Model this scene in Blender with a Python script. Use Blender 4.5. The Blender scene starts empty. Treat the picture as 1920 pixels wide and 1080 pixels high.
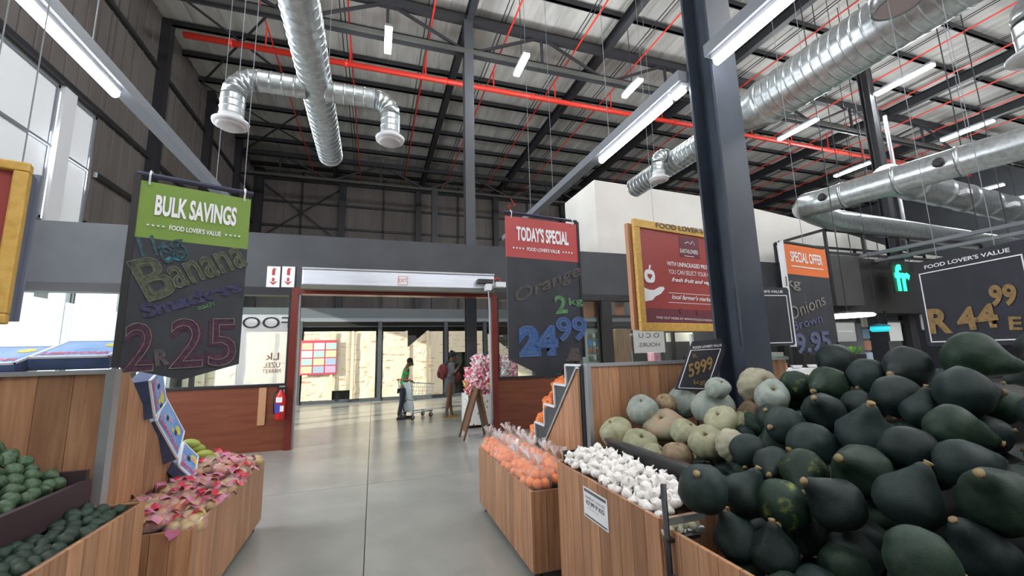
import bpy, math, random
import numpy as np
from mathutils import Vector, Matrix, Euler, noise
random.seed(7)
SC = bpy.context.scene
COL = SC.collection
PI = math.pi

# ---------------------------------------------------------------- camera
yaw, pit, rol = (math.radians(a) for a in (18.4, 9.04, -1.5))
FPX, CH = 782.2, 1.6
_f = Vector((math.sin(yaw)*math.cos(pit), math.cos(yaw)*math.cos(pit), math.sin(pit)))
_r = Vector((math.cos(yaw), -math.sin(yaw), 0)); _u = _r.cross(_f)
CR = _r*math.cos(rol) + _u*math.sin(rol); CU = -_r*math.sin(rol) + _u*math.cos(rol)
CO = Vector((0, 0, CH))
cam_d = bpy.data.cameras.new('camera'); cam = bpy.data.objects.new('camera', cam_d); COL.objects.link(cam)
cam_d.sensor_width = 36; cam_d.lens = FPX/1920*36; cam_d.clip_start = .05; cam_d.clip_end = 300
m = Matrix((( CR.x, CU.x, -_f.x, 0), (CR.y, CU.y, -_f.y, 0), (CR.z, CU.z, -_f.z, CH), (0, 0, 0, 1)))
cam.matrix_world = m
SC.camera = cam
# ---------------------------------------------------------------- world, sun, exposure
W = bpy.data.worlds.new('world'); SC.world = W; W.use_nodes = True
bg = W.node_tree.nodes['Background']; bg.inputs[0].default_value = (.86, .93, 1, 1); bg.inputs[1].default_value = 3.2
SC.view_settings.view_transform = 'Standard'; SC.view_settings.look = 'None'
SC.view_settings.gamma = 1; SC.view_settings.use_curve_mapping = False
SC.view_settings.exposure = 0.0
sd = bpy.data.lights.new('sun', 'SUN'); sd.energy = 11; sd.angle = math.radians(1.0); sd.color = (1, .93, .82)
sun = bpy.data.objects.new('sun', sd); COL.objects.link(sun)
sun.rotation_euler = Vector((.9, .34, -.29)).to_track_quat('-Z', 'Y').to_euler()

def area(name, loc, sx, sy, energy, aim, color=(1, 1, 1)):
    d = bpy.data.lights.new(name, 'AREA'); d.shape = 'RECTANGLE'; d.size = sx; d.size_y = sy; d.energy = energy; d.color = color
    o = bpy.data.objects.new(name, d); COL.objects.link(o); o.location = loc
    o.rotation_euler = Vector(aim).to_track_quat('-Z', 'Y').to_euler(); return o
def portal(loc, sx, sy, aim):
    o = area('daylight_portal', loc, sx, sy, 1, aim); o.data.cycles.is_portal = True
portal((-6.4, 13, 2.4), 8, 5, (1, 0, 0))
# daylight given off by the translucent sheeting of the left windows
area('window_daylight', (-6.24, 6.03, 5.86), 2.7, 8.3, 1050, (1, 0, 0), (.9, .95, 1))
area('window_daylight', (-6.24, 11.03, 5.86), 2.7, .75, 110, (1, 0, 0), (.9, .95, 1))
area('window_daylight', (-6.24, 5.25, 2.15), 1.6, 6.8, 330, (1, 0, 0), (.9, .95, 1))
LAMP_W = 300      # ceiling lamps
TUBE_E = 26       # fluorescent tube emission
# rows of ceiling lamps of the shop behind the camera and to the right, outside the frame
for x in (-2, 3, 8, 13, 18, 23):
    for y in (-4, 0.5):
        d = bpy.data.lights.new('shop_lamp', 'POINT'); d.energy = LAMP_W; d.shadow_soft_size = .3; d.color = (.95, .97, 1)
        o = bpy.data.objects.new('shop_lamp', d); COL.objects.link(o); o.location = (x, y, 9.2)

# ---------------------------------------------------------------- helpers
def ray(px, py): return _f + CR*(px-960)/FPX - CU*(py-540)/FPX
def at(px, py, X=None, Y=None, Z=None, D=None):
    d = ray(px, py)
    if X is not None: t = X/d.x
    elif Y is not None: t = Y/d.y
    elif Z is not None: t = (Z-CH)/d.z
    else: t = D
    return CO + d*t

def nodes(name):
    mt = bpy.data.materials.new(name); mt.use_nodes = True
    nt = mt.node_tree; return mt, nt, nt.nodes['Principled BSDF']
def nd(nt, t, **k):
    n = nt.nodes.new(t)
    for a, b in k.items():
        if a in n.inputs.keys(): n.inputs[a].default_value = b
        else: setattr(n, a, b)
    return n
def c4(c): return (c[0], c[1], c[2], 1)
def mat(name, col, rough=.6, metal=0, col2=None, scale=6, stretch=(1, 1, 1), bump=0, bscale=None, detail=4, rnd=0, spec=.5, coat=0, lo=.35, hi=.65):
    """plain surface, optionally mottled between two colours, with fine relief and per-object value change"""
    mt, nt, p = nodes(name); L = nt.links.new
    p.inputs['Base Color'].default_value = c4(col); p.inputs['Roughness'].default_value = rough
    p.inputs['Metallic'].default_value = metal; p.inputs['Specular IOR Level'].default_value = spec
    p.inputs['Coat Weight'].default_value = coat
    if col2 or bump or rnd:
        tc = nd(nt, 'ShaderNodeTexCoord'); mp = nd(nt, 'ShaderNodeMapping'); mp.inputs['Scale'].default_value = stretch
        L(tc.outputs['Object'], mp.inputs['Vector'])
        oi = nd(nt, 'ShaderNodeObjectInfo'); ad = nd(nt, 'ShaderNodeVectorMath', operation='MULTIPLY_ADD')
        ad.inputs[1].default_value = (17, 9, 13)
        L(oi.outputs['Random'], ad.inputs[0]); L(mp.outputs[0], ad.inputs[2])
        src = None
        if col2:
            n = nd(nt, 'ShaderNodeTexNoise', Scale=scale, Detail=detail); L(ad.outputs[0], n.inputs['Vector'])
            cr = nd(nt, 'ShaderNodeValToRGB'); cr.color_ramp.elements[0].color = c4(col); cr.color_ramp.elements[1].color = c4(col2)
            cr.color_ramp.elements[0].position = lo; cr.color_ramp.elements[1].position = hi
            L(n.outputs['Fac'], cr.inputs[0]); src = cr.outputs[0]
        if rnd:
            mr = nd(nt, 'ShaderNodeMapRange'); mr.inputs['To Min'].default_value = 1-rnd; mr.inputs['To Max'].default_value = 1+rnd
            L(oi.outputs['Random'], mr.inputs[0])
            hs = nd(nt, 'ShaderNodeHueSaturation'); hs.inputs['Color'].default_value = c4(col)
            L(mr.outputs[0], hs.inputs['Value'])
            if src: L(src, hs.inputs['Color'])
            src = hs.outputs[0]
        if src: L(src, p.inputs['Base Color'])
        if bump:
            n2 = nd(nt, 'ShaderNodeTexNoise', Scale=bscale or scale*4, Detail=3); L(ad.outputs[0], n2.inputs['Vector'])
            b = nd(nt, 'ShaderNodeBump', Strength=bump, Distance=.01); L(n2.outputs['Fac'], b.inputs['Height']); L(b.outputs[0], p.inputs['Normal'])
    return mt
def emit(name, col, s):
    mt, nt, p = nodes(name); p.inputs['Base Color'].default_value = c4(col)
    p.inputs['Emission Color'].default_value = c4(col); p.inputs['Emission Strength'].default_value = s; return mt
def film(name, tint=(1, 1, 1), alpha=.25, rough=.15):
    mt, nt, p = nodes(name); p.inputs['Base Color'].default_value = c4(tint); p.inputs['Roughness'].default_value = rough
    p.inputs['Alpha'].default_value = alpha; p.inputs['Specular IOR Level'].default_value = .9
    return mt
def glassm(name):
    mt, nt, p = nodes(name); L = nt.links.new
    tr = nd(nt, 'ShaderNodeBsdfTransparent'); tr.inputs[0].default_value = (.93, .97, .96, 1)
    gl = nd(nt, 'ShaderNodeBsdfGlossy', Roughness=.02); lw = nd(nt, 'ShaderNodeLayerWeight', Blend=.5); mx = nd(nt, 'ShaderNodeMixShader')
    pw = nd(nt, 'ShaderNodeMath', operation='POWER'); L(lw.outputs['Facing'], pw.inputs[0]); pw.inputs[1].default_value = 4
    fr = nd(nt, 'ShaderNodeMath', operation='MULTIPLY_ADD'); L(pw.outputs[0], fr.inputs[0]); fr.inputs[1].default_value = .5; fr.inputs[2].default_value = .04
    L(fr.outputs[0], mx.inputs[0]); L(tr.outputs[0], mx.inputs[1]); L(gl.outputs[0], mx.inputs[2])
    L(mx.outputs[0], nt.nodes['Material Output'].inputs['Surface']); return mt

OFF = {}
class MB:
    def __init__(s): s.v = []; s.f = []; s.mi = []; s.cur = 0
    def add(s, vs, fs):
        b = len(s.v); s.v += [tuple(v) for v in vs]; s.f += [tuple(i+b for i in f) for f in fs]; s.mi += [s.cur]*len(fs); return s
    def box(s, x0, x1, y0, y1, z0, z1):
        return s.add([(x, y, z) for x in (x0, x1) for y in (y0, y1) for z in (z0, z1)],
                     [(0, 1, 3, 2), (4, 6, 7, 5), (0, 4, 5, 1), (2, 3, 7, 6), (0, 2, 6, 4), (1, 5, 7, 3)])
    def bar(s, a, b, w, h, up=(0, 0, 1)):
        a = Vector(a); b = Vector(b); d = (b-a).normalized(); u = Vector(up)
        if abs(d.dot(u)) > .95: u = Vector((0, 1, 0))
        r = d.cross(u).normalized()*w/2; u = r.cross(d).normalized()*h/2
        return s.add([p+i*r+j*u for p in (a, b) for i in (-1, 1) for j in (-1, 1)],
                     [(0, 1, 3, 2), (4, 6, 7, 5), (0, 4, 5, 1), (2, 3, 7, 6), (0, 2, 6, 4), (1, 5, 7, 3)])
    def tube(s, path, r, n=8, cap=True):
        path = [Vector(p) for p in path]; rs = r if isinstance(r, (list, tuple)) else [r]*len(path)
        vs = []; fs = []; k = len(path); prev = None
        for i, p in enumerate(path):
            t = (path[min(i+1, k-1)]-path[max(i-1, 0)]).normalized()
            if prev is None: a = t.orthogonal().normalized()
            else:
                a = prev - t*prev.dot(t)
                a = a.normalized() if a.length > 1e-6 else t.orthogonal().normalized()
            prev = a; b = t.cross(a)
            vs += [p+(a*math.cos(2*PI*j/n)+b*math.sin(2*PI*j/n))*rs[i] for j in range(n)]
        for i in range(k-1):
            fs += [(i*n+j, i*n+(j+1) % n, (i+1)*n+(j+1) % n, (i+1)*n+j) for j in range(n)]
        if cap: fs += [tuple(range(n))[::-1], tuple(range((k-1)*n, k*n))]
        return s.add(vs, fs)
    def lathe(s, prof, o=(0, 0, 0), n=16, ax=(0, 0, 1), fn=None):
        o = Vector(o); ax = Vector(ax).normalized(); a = ax.orthogonal().normalized(); b = ax.cross(a)
        if abs(ax.z) > .99: a = Vector((1, 0, 0)); b = Vector((0, 1, 0))*(1 if ax.z > 0 else -1)
        vs = []; fs = []; k = len(prof)
        for i, (z, r) in enumerate(prof):
            for j in range(n):
                th = 2*PI*j/n; rr = max(r, 1e-4)*(fn(th, z) if fn else 1)
                vs.append(o+ax*z+(a*math.cos(th)+b*math.sin(th))*rr)
        for i in range(k-1):
            fs += [(i*n+j, i*n+(j+1) % n, (i+1)*n+(j+1) % n, (i+1)*n+j) for j in range(n)]
        fs += [tuple(range(n))[::-1], tuple(range((k-1)*n, k*n))]
        return s.add(vs, fs)
    def ball(s, c, rx, ry=None, rz=None, n=12, k=8):
        ry = ry or rx; rz = rz or rx; c = Vector(c); vs = []; fs = []
        for i in range(1, k):
            ph = PI*i/k
            for j in range(n):
                th = 2*PI*j/n; vs.append(c+Vector((rx*math.sin(ph)*math.cos(th), ry*math.sin(ph)*math.sin(th), -rz*math.cos(ph))))
        vs += [c+Vector((0, 0, -rz)), c+Vector((0, 0, rz))]; B = (k-1)*n
        for i in range(k-2): fs += [(i*n+j, i*n+(j+1) % n, (i+1)*n+(j+1) % n, (i+1)*n+j) for j in range(n)]
        fs += [(B, (j+1) % n, j) for j in range(n)] + [(B+1, (k-2)*n+j, (k-2)*n+(j+1) % n) for j in range(n)]
        return s.add(vs, fs)
    def prism(s, pts, vec):
        vec = Vector(vec); pts = [Vector(p) for p in pts]; n = len(pts)
        return s.add(pts+[p+vec for p in pts], [tuple(range(n)), tuple(range(2*n-1, n-1, -1))]+[(i, (i+1) % n+0, (i+1) % n+n, i+n) for i in range(n)])
    def mesh(s, name, mats, smooth=False, off=(0, 0, 0)):
        me = bpy.data.meshes.new(name)
        me.from_pydata([(v[0]-off[0], v[1]-off[1], v[2]-off[2]) for v in s.v], [], s.f)
        for q in (mats if isinstance(mats, (list, tuple)) else [mats]): me.materials.append(q)
        if isinstance(mats, (list, tuple)) and len(mats) > 1: me.polygons.foreach_set('material_index', s.mi)
        if smooth: me.polygons.foreach_set('use_smooth', [len(f) < 7 for f in s.f])
        me.update(); return me
    def build(s, name, mats, parent=None, smooth=False, bevel=0, org=None):
        off = OFF.get(parent.name, Vector((0, 0, 0))) if parent else Vector(org or (0, 0, 0))
        o = bpy.data.objects.new(name, s.mesh(name, mats, smooth, off)); COL.objects.link(o)
        if parent: o.parent = parent; OFF[o.name] = off
        else: o.location = off; OFF[o.name] = off
        if bevel:
            b = o.modifiers.new('bevel', 'BEVEL'); b.width = bevel; b.segments = 2; b.limit_method = 'ANGLE'
        return o
def tag(o, label=None, cat=None, group=None, kind=None):
    if label: o['label'] = label
    if cat: o['category'] = cat
    if group: o['group'] = group
    if kind: o['kind'] = kind
    return o
def thing(name, label, cat, loc=(0, 0, 0), group=None, rz=0, local=False):
    o = bpy.data.objects.new(name, None); COL.objects.link(o); o.location = loc; o.empty_display_size = .05
    o.rotation_euler = (0, 0, rz); OFF[o.name] = Vector((0, 0, 0)) if local else Vector(loc)
    return tag(o, label, cat, group)
def struct(o): o['kind'] = 'structure'; return o
def stuff(o): o['kind'] = 'stuff'; return o
def inst(name, me, parent, loc, rot=(0, 0, 0), scale=(1, 1, 1)):
    o = bpy.data.objects.new(name, me); COL.objects.link(o); o.parent = parent; o.location = loc; o.rotation_euler = rot; o.scale = scale
    return o
KIDS = {}
def kids(o):
    if o.name not in KIDS: KIDS[o.name] = [c for c in COL.objects if c.parent == o]
    return KIDS[o.name]
def dup(o, parent=None):
    c = o.copy(); COL.objects.link(c)
    if parent: c.parent = parent
    for ch in kids(o): dup(ch, c)
    return c
ORD = ['first', 'second', 'third', 'fourth', 'fifth', 'sixth', 'seventh', 'eighth', 'ninth', 'tenth', 'eleventh', 'twelfth', 'thirteenth', 'fourteenth', 'fifteenth', 'sixteenth', 'seventeenth', 'eighteenth', 'nineteenth', 'twentieth', 'twenty-first', 'twenty-second', 'twenty-third', 'twenty-fourth']

def text(parent, s, x, z, h, mt, w=None, y=-.006, ang=0, shear=0, outline=0, name='lettering', mirror=False, ext=.001, bold=0, lab=None):
    cu = bpy.data.curves.new('t', 'FONT'); cu.body = s; cu.size = 1; cu.shear = shear
    if outline: cu.fill_mode = 'NONE'; cu.bevel_depth = outline/h*.7; cu.resolution_u = 3
    else: cu.extrude = 0; cu.offset = bold; cu.resolution_u = 4
    t = bpy.data.objects.new('t', cu); COL.objects.link(t); bpy.context.view_layer.update()
    me = bpy.data.meshes.new_from_object(t.evaluated_get(bpy.context.evaluated_depsgraph_get()))
    COL.objects.unlink(t); bpy.data.objects.remove(t)
    co = np.empty(len(me.vertices)*3, dtype=np.float32); me.vertices.foreach_get('co', co); co = co.reshape(-1, 3)
    lo = co.min(0); hi = co.max(0); c = (lo+hi)/2; sy = h/(hi[1]-lo[1]); sx = w/(hi[0]-lo[0]) if w else sy
    if mirror: sx = -sx
    X = (co[:, 0]-c[0])*sx; Z = (co[:, 1]-c[1])*sy; Yd = -co[:, 2]*abs(sy)*.5
    ca, sa = math.cos(ang), math.sin(ang)
    out = np.stack([X*ca-Z*sa+x, Yd+y, X*sa+Z*ca+z], 1).astype(np.float32)
    me.vertices.foreach_set('co', out.ravel()); me.materials.clear(); me.materials.append(mt); me.update()
    o = bpy.data.objects.new(name, me); COL.objects.link(o); o.parent = parent
    if lab: o['label'] = lab
    return o

# ---------------------------------------------------------------- materials
M = {}
M['steel_dark'] = mat('steel_dark', (.022, .022, .026), .5)
M['steel_black'] = mat('steel_black', (.012, .012, .015), .45)
M['beam_grey'] = mat('beam_grey', (.2, .215, .24), .5)
M['col_blue'] = mat('column_paint', (.03, .04, .06), .38, col2=(.042, .054, .075), scale=3)
M['galv'] = mat('galvanised', (.46, .50, .51), .3, .85, col2=(.64, .68, .69), scale=14, bump=.04, bscale=40)
M['white_metal'] = mat('white_metal', (.72, .73, .76), .4)
M['red_pipe'] = mat('red_pipe', (.62, .035, .02), .4)
M['roof'] = mat('roof_sheet', (.40, .385, .36), .6, col2=(.56, .545, .52), scale=1.6, stretch=(2.2, .35, 1), detail=6)
M['wallsheet'] = mat('wall_sheet', (.105, .09, .083), .7, col2=(.15, .132, .122), scale=.8, stretch=(1, 1, .3), bump=.3, bscale=12)
M['fascia'] = mat('fascia_paint', (.05, .054, .062), .65, col2=(.06, .065, .073), scale=2)
M['whitewall'] = mat('white_wall', (.72, .70, .66), .8, col2=(.78, .76, .72), scale=1)
M['floor'] = mat('polished_concrete', (.27, .27, .25), .22, col2=(.36, .36, .335), scale=1.6, detail=12, spec=.5, bump=.02, bscale=60, lo=.25, hi=.75)
M['joint'] = mat('floor_joint', (.12, .12, .11), .8)
M['redwood'] = mat('red_brown_board', (.135, .034, .014), .42, col2=(.185, .052, .022), scale=3, stretch=(.4, 1, 5), detail=7)
M['wood'] = mat('bin_timber', (.33, .155, .078), .48, col2=(.45, .25, .14), scale=5, stretch=(7, 7, .5), detail=7, rnd=.22, bump=.06, bscale=20)
M['carcass'] = mat('bin_carcass', (.09, .045, .025), .7)
M['steel_trim'] = mat('steel_trim', (.45, .46, .49), .35, .6)
M['black'] = mat('black_plastic', (.012, .012, .014), .4)
M['glass'] = glassm('window_glass')
M['tube'] = emit('tube_glow', (.93, .96, 1), TUBE_E)
M['white'] = mat('white_print', (.82, .82, .84), .6)
M['gold'] = mat('gold_frame', (.52, .30, .05), .5, col2=(.62, .38, .09), scale=25, bump=.1)
M['maroon'] = mat('maroon_print', (.30, .035, .03), .5)
M['darkmaroon'] = mat('dark_maroon_print', (.13, .02, .035), .5)
M['chalk'] = mat('chalkboard', (.018, .02, .028), .55, col2=(.028, .03, .042), scale=5)
M['green_print'] = mat('green_print', (.16, .27, .035), .5)
M['red_print'] = mat('red_print', (.42, .05, .05), .5)
M['orange_print'] = mat('orange_print', (.72, .16, .03), .5)

# ================================================================= SETTING
XL, XR, YB, YF, ZR = -6.2, 34.0, -6.0, 24.2, 11.8
# floor of sawn concrete slabs with recessed joints
fl = struct(MB().box(XL, XR, YB, YF, -.2, -.02).build('floor', M['joint']))
slab = MB().box(-1.496, 1.496, -1.496, 1.496, -.03, 0).mesh('slab', M['floor'])
ny = int((YF-YB)/3)+1
for i in range(14):
    for j in range(ny):
        x = -4.53+3*i; y = YB+1.5+3*j
        if x > 24 : continue
        inst('slab', slab, fl, (x, y, 0))
struct(MB().box(XL-30, XL, YB-10, YF+20, -.2, -.05).build('floor_outdoor', mat('paving', (.5, .5, .48), .9)))
# ceiling: ribbed sheets
mb = MB(); pts = []; x = XL
while x < XR:
    pts += [(x, ZR), (x+.7, ZR), (x+.72, ZR+.02), (x+.80, ZR+.02), (x+.82, ZR)]; x += .82
vs = [(p[0], yy, p[1]) for p in pts for yy in (YB, YF)]
mb.add(vs, [(2*i, 2*i+1, 2*i+3, 2*i+2) for i in range(len(pts)-1)]); mb.box(XL, XR, YB, YF, ZR+.12, ZR+.2)
struct(mb.build('ceiling', M['roof']))
# left wall around the window openings
mb = MB(); t = (XL-.15, XL)
mb.box(*t, YB, 1.8, 0, ZR+.12); mb.box(*t, 1.8, YF, 7.27, ZR+.12); mb.box(*t, 1.8, 8.7, 3.0, 4.45)
mb.box(*t, 1.8, 8.7, 0, 1.3); mb.box(*t, 8.7, 9.3, 0, 4.45); mb.box(*t, 9.3, 11.45, 3.3, 4.45); mb.box(*t, 11.45, YF, 4.8, 7.27); mb.box(*t, 16.6, YF, 3.3, 4.8)
mb.box(*t, 16.6, YF, 0, 3.3)
wl = struct(mb.build('wall_left', M['wallsheet']))
mb = MB(); y = 11.6
while y < YF:                                                     # proud sheet ribs on the wall cladding
    mb.box(XL, XL+.02, y, y+.05, 4.8, ZR); y += .4
y = 1.0
while y < 11.5: mb.box(XL, XL+.02, y, y+.05, 7.3, ZR); y += .4
stuff(mb.build('cladding_rib', M['wallsheet'], wl))
for z in (7.35, 8.7, 10.1):
    for k in range(4): MB().box(XL, XL+.1, 1.8+5.6*k, 1.8+5.6*k+5.55, z-.06, z+.06).build('girt', M['steel_dark'], wl)
MB().box(XL, XL+.1, 11.5, YF, 5.9-.06, 5.9+.06).build('girt', M['steel_dark'], wl)
for y in (13.7, 17.3, 20.8, 24):
    tag(MB().box(XL, XL+.24, y-.13, y+.13, 0, ZR-.05).build('wall_column', M['steel_dark'], org=None), 'dark steel wall column on the left cladding, %s from the windows' % ORD[int((y-13)/3.5)], 'column', 'left wall columns')
tag(MB().box(XL, XL+.06, 10.25, 10.62, 0, 7.3).build('wall_column', M['white_metal']), 'white painted mullion column between the two tall left windows', 'column')
# high windows
M['sheeting'] = mat('translucent_sheeting', (.9, .92, .95), .6)
def win_left(name, y0, y1, z0, z1, bars_y=(), bars_z=(), pm='sheeting'):
    w = struct(MB().box(XL-.1, XL-.02, y0, y0+.06, z0, z1).box(XL-.1, XL-.02, y1-.06, y1, z0, z1).box(XL-.1, XL-.02, y0, y1, z0, z0+.06).box(XL-.1, XL-.02, y0, y1, z1-.06, z1).build(name, M['beam_grey']))
    MB().box(XL-.07, XL-.06, y0+.06, y1-.06, z0+.06, z1-.06).build('pane', M[pm], w)
    for b in bars_y: MB().box(XL-.1, XL-.01, b-.025, b+.025, z0, z1).build('glazing_bar', M['beam_grey'], w)
    for b in bars_z: MB().box(XL-.1, XL-.01, y0, y1, b-.025, b+.025).build('glazing_bar', M['beam_grey'], w)
win_left('window_1', 1.8, 10.25, 4.45, 7.27, (4.6, 7.4), (5.95,))
win_left('window_2', 10.62, 11.45, 4.45, 7.27, (), (5.95,))
win_left('window_3', 1.8, 8.7, 1.3, 3.0, (4.2, 6.5), ())
win_left('window_4', 9.3, 11.45, 0, 3.3, (), (), 'glass'); win_left('added_sun_window', 11.5, 16.6, 0, 4.8, (13.3, 14.9), (), 'glass')  # second one: unseen tall glazing, added to let sun reach the papered front
# far wall, cladding with girts, columns and cross bracing
wf = struct(MB().box(XL, XR, YF-.01, YF+.2, 0, ZR+.12).build('wall_far', M['wallsheet']))
mb = MB(); x = XL+.2
while x < XR: mb.box(x, x+.06, YF-.025, YF, 2, ZR); x += .4
stuff(mb.build('cladding_rib', M['wallsheet'], wf))
for z in (7.3, 8.7, 10.05, 11.3):
    for k in range(6): MB().box(XL+6*k, XL+6*k+5.96, YF-.12, YF-.02, z-.06, z+.06).build('girt', M['steel_dark'], wf)
for k, x in enumerate((-3.9, .35, 4.7, 9.2)): MB().box(x-.04, x+.04, YF-.12, YF-.02, 2, ZR).build('sag_rod', M['steel_dark'], wf)
for k, x in enumerate((-5.9, -1.83, 2.3, 7.0, 11.6)):
    tag(MB().box(x-.16, x+.16, YF-.4, YF-.12, 0, ZR-.1).build('wall_column', M['steel_dark']), 'dark steel column against the far wall, %s from the left corner' % ORD[k], 'column', 'far wall columns')
MB().bar((-5.7, YF-.2, 10.9), (-2, YF-.2, 8.0), .08, .05).build('cross_brace', M['steel_dark'], wf)
MB().bar((-5.7, YF-.25, 8.0), (-2, YF-.25, 10.9), .08, .05).build('cross_brace', M['steel_dark'], wf)
struct(MB().box(XL, XR, YB-.2, YB, 0, ZR).build('wall_back', M['whitewall']))
struct(MB().box(XR, XR+.2, YB, YF, 0, ZR).build('wall_right', M['fascia']))
# pale room block above the shop fronts on the right
struct(MB().prism([(5.45, 9.25, 3.6), (5.45, 9.25, 6.12), (9.1, 9.25, 6.0), (12.9, 9.25, 5.6), (17.8, 9.25, 4.8), (30, 9.25, 4.4), (30, 9.25, 3.6)], (0, 1.8, 0)).build('wall_upper_room', M['whitewall']))

# ---- entrance partition at Y = 8.8
YD = 8.8
DX0, DX1 = -1.38, 2.43          # door opening
struct(MB().box(XL, 13, YD, YD+.25, 2.97, 4.02).build('wall_entrance_fascia', M['fascia']))
struct(MB().box(XL, DX0-.12, YD-.02, YD+.2, 2.82, 2.97).box(DX1+.12, 13, YD-.02, YD+.2, 2.82, 2.97).build('trim_1', M['steel_black']))
dl = struct(MB().box(-4.2, DX0-.1, YD+.02, YD+.15, 0, 1.14).build('wall_dado_left', M['redwood']))
MB().box(-4.2, DX0-.1, YD-.02, YD+.17, 1.14, 1.18).build('sill', M['steel_black'], dl)
dr = struct(MB().box(DX1+.1, 13, YD+.02, YD+.15, 0, 1.08).build('wall_dado_right', M['redwood']))
MB().box(DX1+.1, 13, YD-.02, YD+.17, 1.08, 1.12).build('sill', M['steel_black'], dr)
MB().box(-1.95, -1.83, YD, YD+.02, .46, 1.12).build('pale_strip', mat('pale_ply', (.45, .24, .12), .6), dl)
d1 = struct(MB().box(DX0-.12, DX0, YD-.06, YD+.2, 0, 2.97).box(DX1, DX1+.12, YD-.06, YD+.2, 0, 2.97).box(DX0, DX1, YD-.06, YD+.2, 2.85, 2.97).build('door_1', mat('red_brown_frame', (.14, .02, .014), .3)))
MB().box(DX0, DX0+.03, YD+.0, YD+.1, 0, 2.85).box(DX1-.03, DX1, YD, YD+.1, 0, 2.85).build('door_track', M['steel_trim'], d1)
def win_front(name, x0, x1, z0, z1, bars=(), zb=(), r=False):
    w = MB()
    for b in (x0, x1-.05)+tuple(bars): w.box(b, b+.06, YD+.03, YD+.12, z0, z1)
    w = struct(w.build(name, M['steel_black']))
    for b in zb: MB().box(x0, x1, YD+.03, YD+.12, b-.03, b+.03).build('transom', M['steel_black'], w)
    e = [x0]+list(bars)+[x1]
    for a, b in zip(e, e[1:]): MB().box(a+.05, b-.01, YD+.07, YD+.08, z0, z1).build('pane', M['glass'], w)
    return w
w5 = win_front('window_5', -6.1, DX0-.12, 1.16, 2.82, (-4.15, -3.05,))
w6 = win_front('window_6', DX1+.12, 5.15, 1.1, 2.82, (3.6,))
w7 = win_front('window_7', 5.35, 13, 1.1, 2.82, (7.2, 9.2, 11.2), (2.45,))
tag(MB().box(5.12, 5.38, YD-.12, YD-.03, 0, 2.8).build('mullion_post', M['steel_black']), 'black post between the shop windows right of the red hanging banner', 'post')
# reversed window lettering on the glass
M['frost'] = film('frosted_vinyl', (.95, .95, .93), .3, .6)
def sticker(parent, x, z, w, h, items, mt=None):
    q = MB().box(x-w/2, x+w/2, YD+.05, YD+.065, z-h/2, z+h/2).build('window_sticker', mt or M['frost'], parent)
    for s, dx, dz, hh, ww in items: text(q, s, x+dx, z+dz, hh, M['steel_black'], ww, y=YD+.045, mirror=True)
fs_ = at(479, 662, Y=YD+.05); sticker(w5, fs_.x, fs_.z, 1.22, 1.42, [('FOOD', 0, .56, .21, 1.08)])
for s, z, h, w in (('Lk', 1.68, .13, .22), ('UZEL', 1.52, .09, .27), ('MARKET', 1.41, .07, .3)):
    text(w5, s, -1.78, z, h, M['redwood'], w, y=YD+.045, mirror=True)
sticker(w6, 2.95, 2.05, .16, .75, [('G', 0, .2, .13, .1), ('A', 0, .02, .12, .1), ('E', 0, -.2, .12, .1)])
sticker(w7, 6.5, 2.0, .9, .9, [('OPEN', 0, .2, .14, .6), ('O C U', 0, -.02, .12, .6), ('HOURS', 0, -.25, .1, .6)])

# wall fire signs
def fire_sign(px, lab):
    c = at(px, 519, Y=YD-.02); t = thing('fire_sign', lab, 'sign', c, 'fire signs on the dark band', local=True)
    MB().box(-.11, .11, 0, .012, -.2, .2).build('plate', M['white'], t)
    MB().box(-.025, .025, -.006, 0, .03, .14).box(-.012, .012, -.006, 0, .14, .17).box(.012, .05, -.006, 0, .145, .16).build('extinguisher_symbol', M['red_print'], t)
    MB().box(-.02, .02, -.006, 0, -.09, -.02).prism([(-.07, 0, -.08), (0, 0, -.16), (.07, 0, -.08), (0, 0, -.11)], (0, -.006, 0)).build('arrow', M['red_print'], t)
fire_sign(512.5, 'white fire extinguisher sign with red arrow, left of the pair beside the door')
fire_sign(540.5, 'white fire extinguisher sign with red arrow, right of the pair beside the door')
# roller shutter box over the door
sh = thing('shutter_box', 'long silvery shutter box with exit sign above the entrance', 'shutter box', (.57, 8.5, 3.1))
MB().box(-1.3, 2.42, 8.46, 8.78, 2.98, 3.28).build('housing', mat('brushed_alu', (.62, .65, .72), .35, .5, col2=(.7, .73, .8), scale=3, stretch=(.3, 1, 8)), sh, bevel=.02)
MB().box(-1.3, 2.42, 8.44, 8.80, 3.28, 3.31).build('top_flange', M['steel_trim'], sh)
MB().box(-1.3, 2.42, 8.42, 8.6, 2.9, 2.98).build('bottom_rail', mat('olive_rail', (.12, .12, .1), .6), sh)
ex = thing('exit_sign', 'small white and red exit sign on the shutter box above the door', 'sign', (at(755, 526, Y=8.45)), local=True)
MB().box(-.1, .1, 0, .012, -.1, .1).build('plate', M['white'], ex)
MB().box(-.092, .092, -.004, 0, .08, .088).box(-.092, .092, -.004, 0, -.088, -.08).box(-.092, -.084, -.004, 0, -.088, .088).box(.084, .092, -.004, 0, -.088, .088).build('border', M['red_print'], ex)
text(ex, 'EXIT', 0, 0, .08, M['red_print'], .15)
c = at(915, 533, Y=8.3)
t = thing('door_sensor', 'cluster of white and black sensors with cables at shutter box end', 'sensor', c, local=True)
MB().box(-.22, .1, -.05, .12, .02, .1).build('sensor_bar', M['black'], t); MB().box(-.06, .06, -.08, .1, -.14, .0).build('motor_box', M['white_metal'], t, bevel=.01)
MB().box(.16, .38, -.05, .1, -.06, .05).build('camera_box', M['white_metal'], t, bevel=.01)
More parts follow.
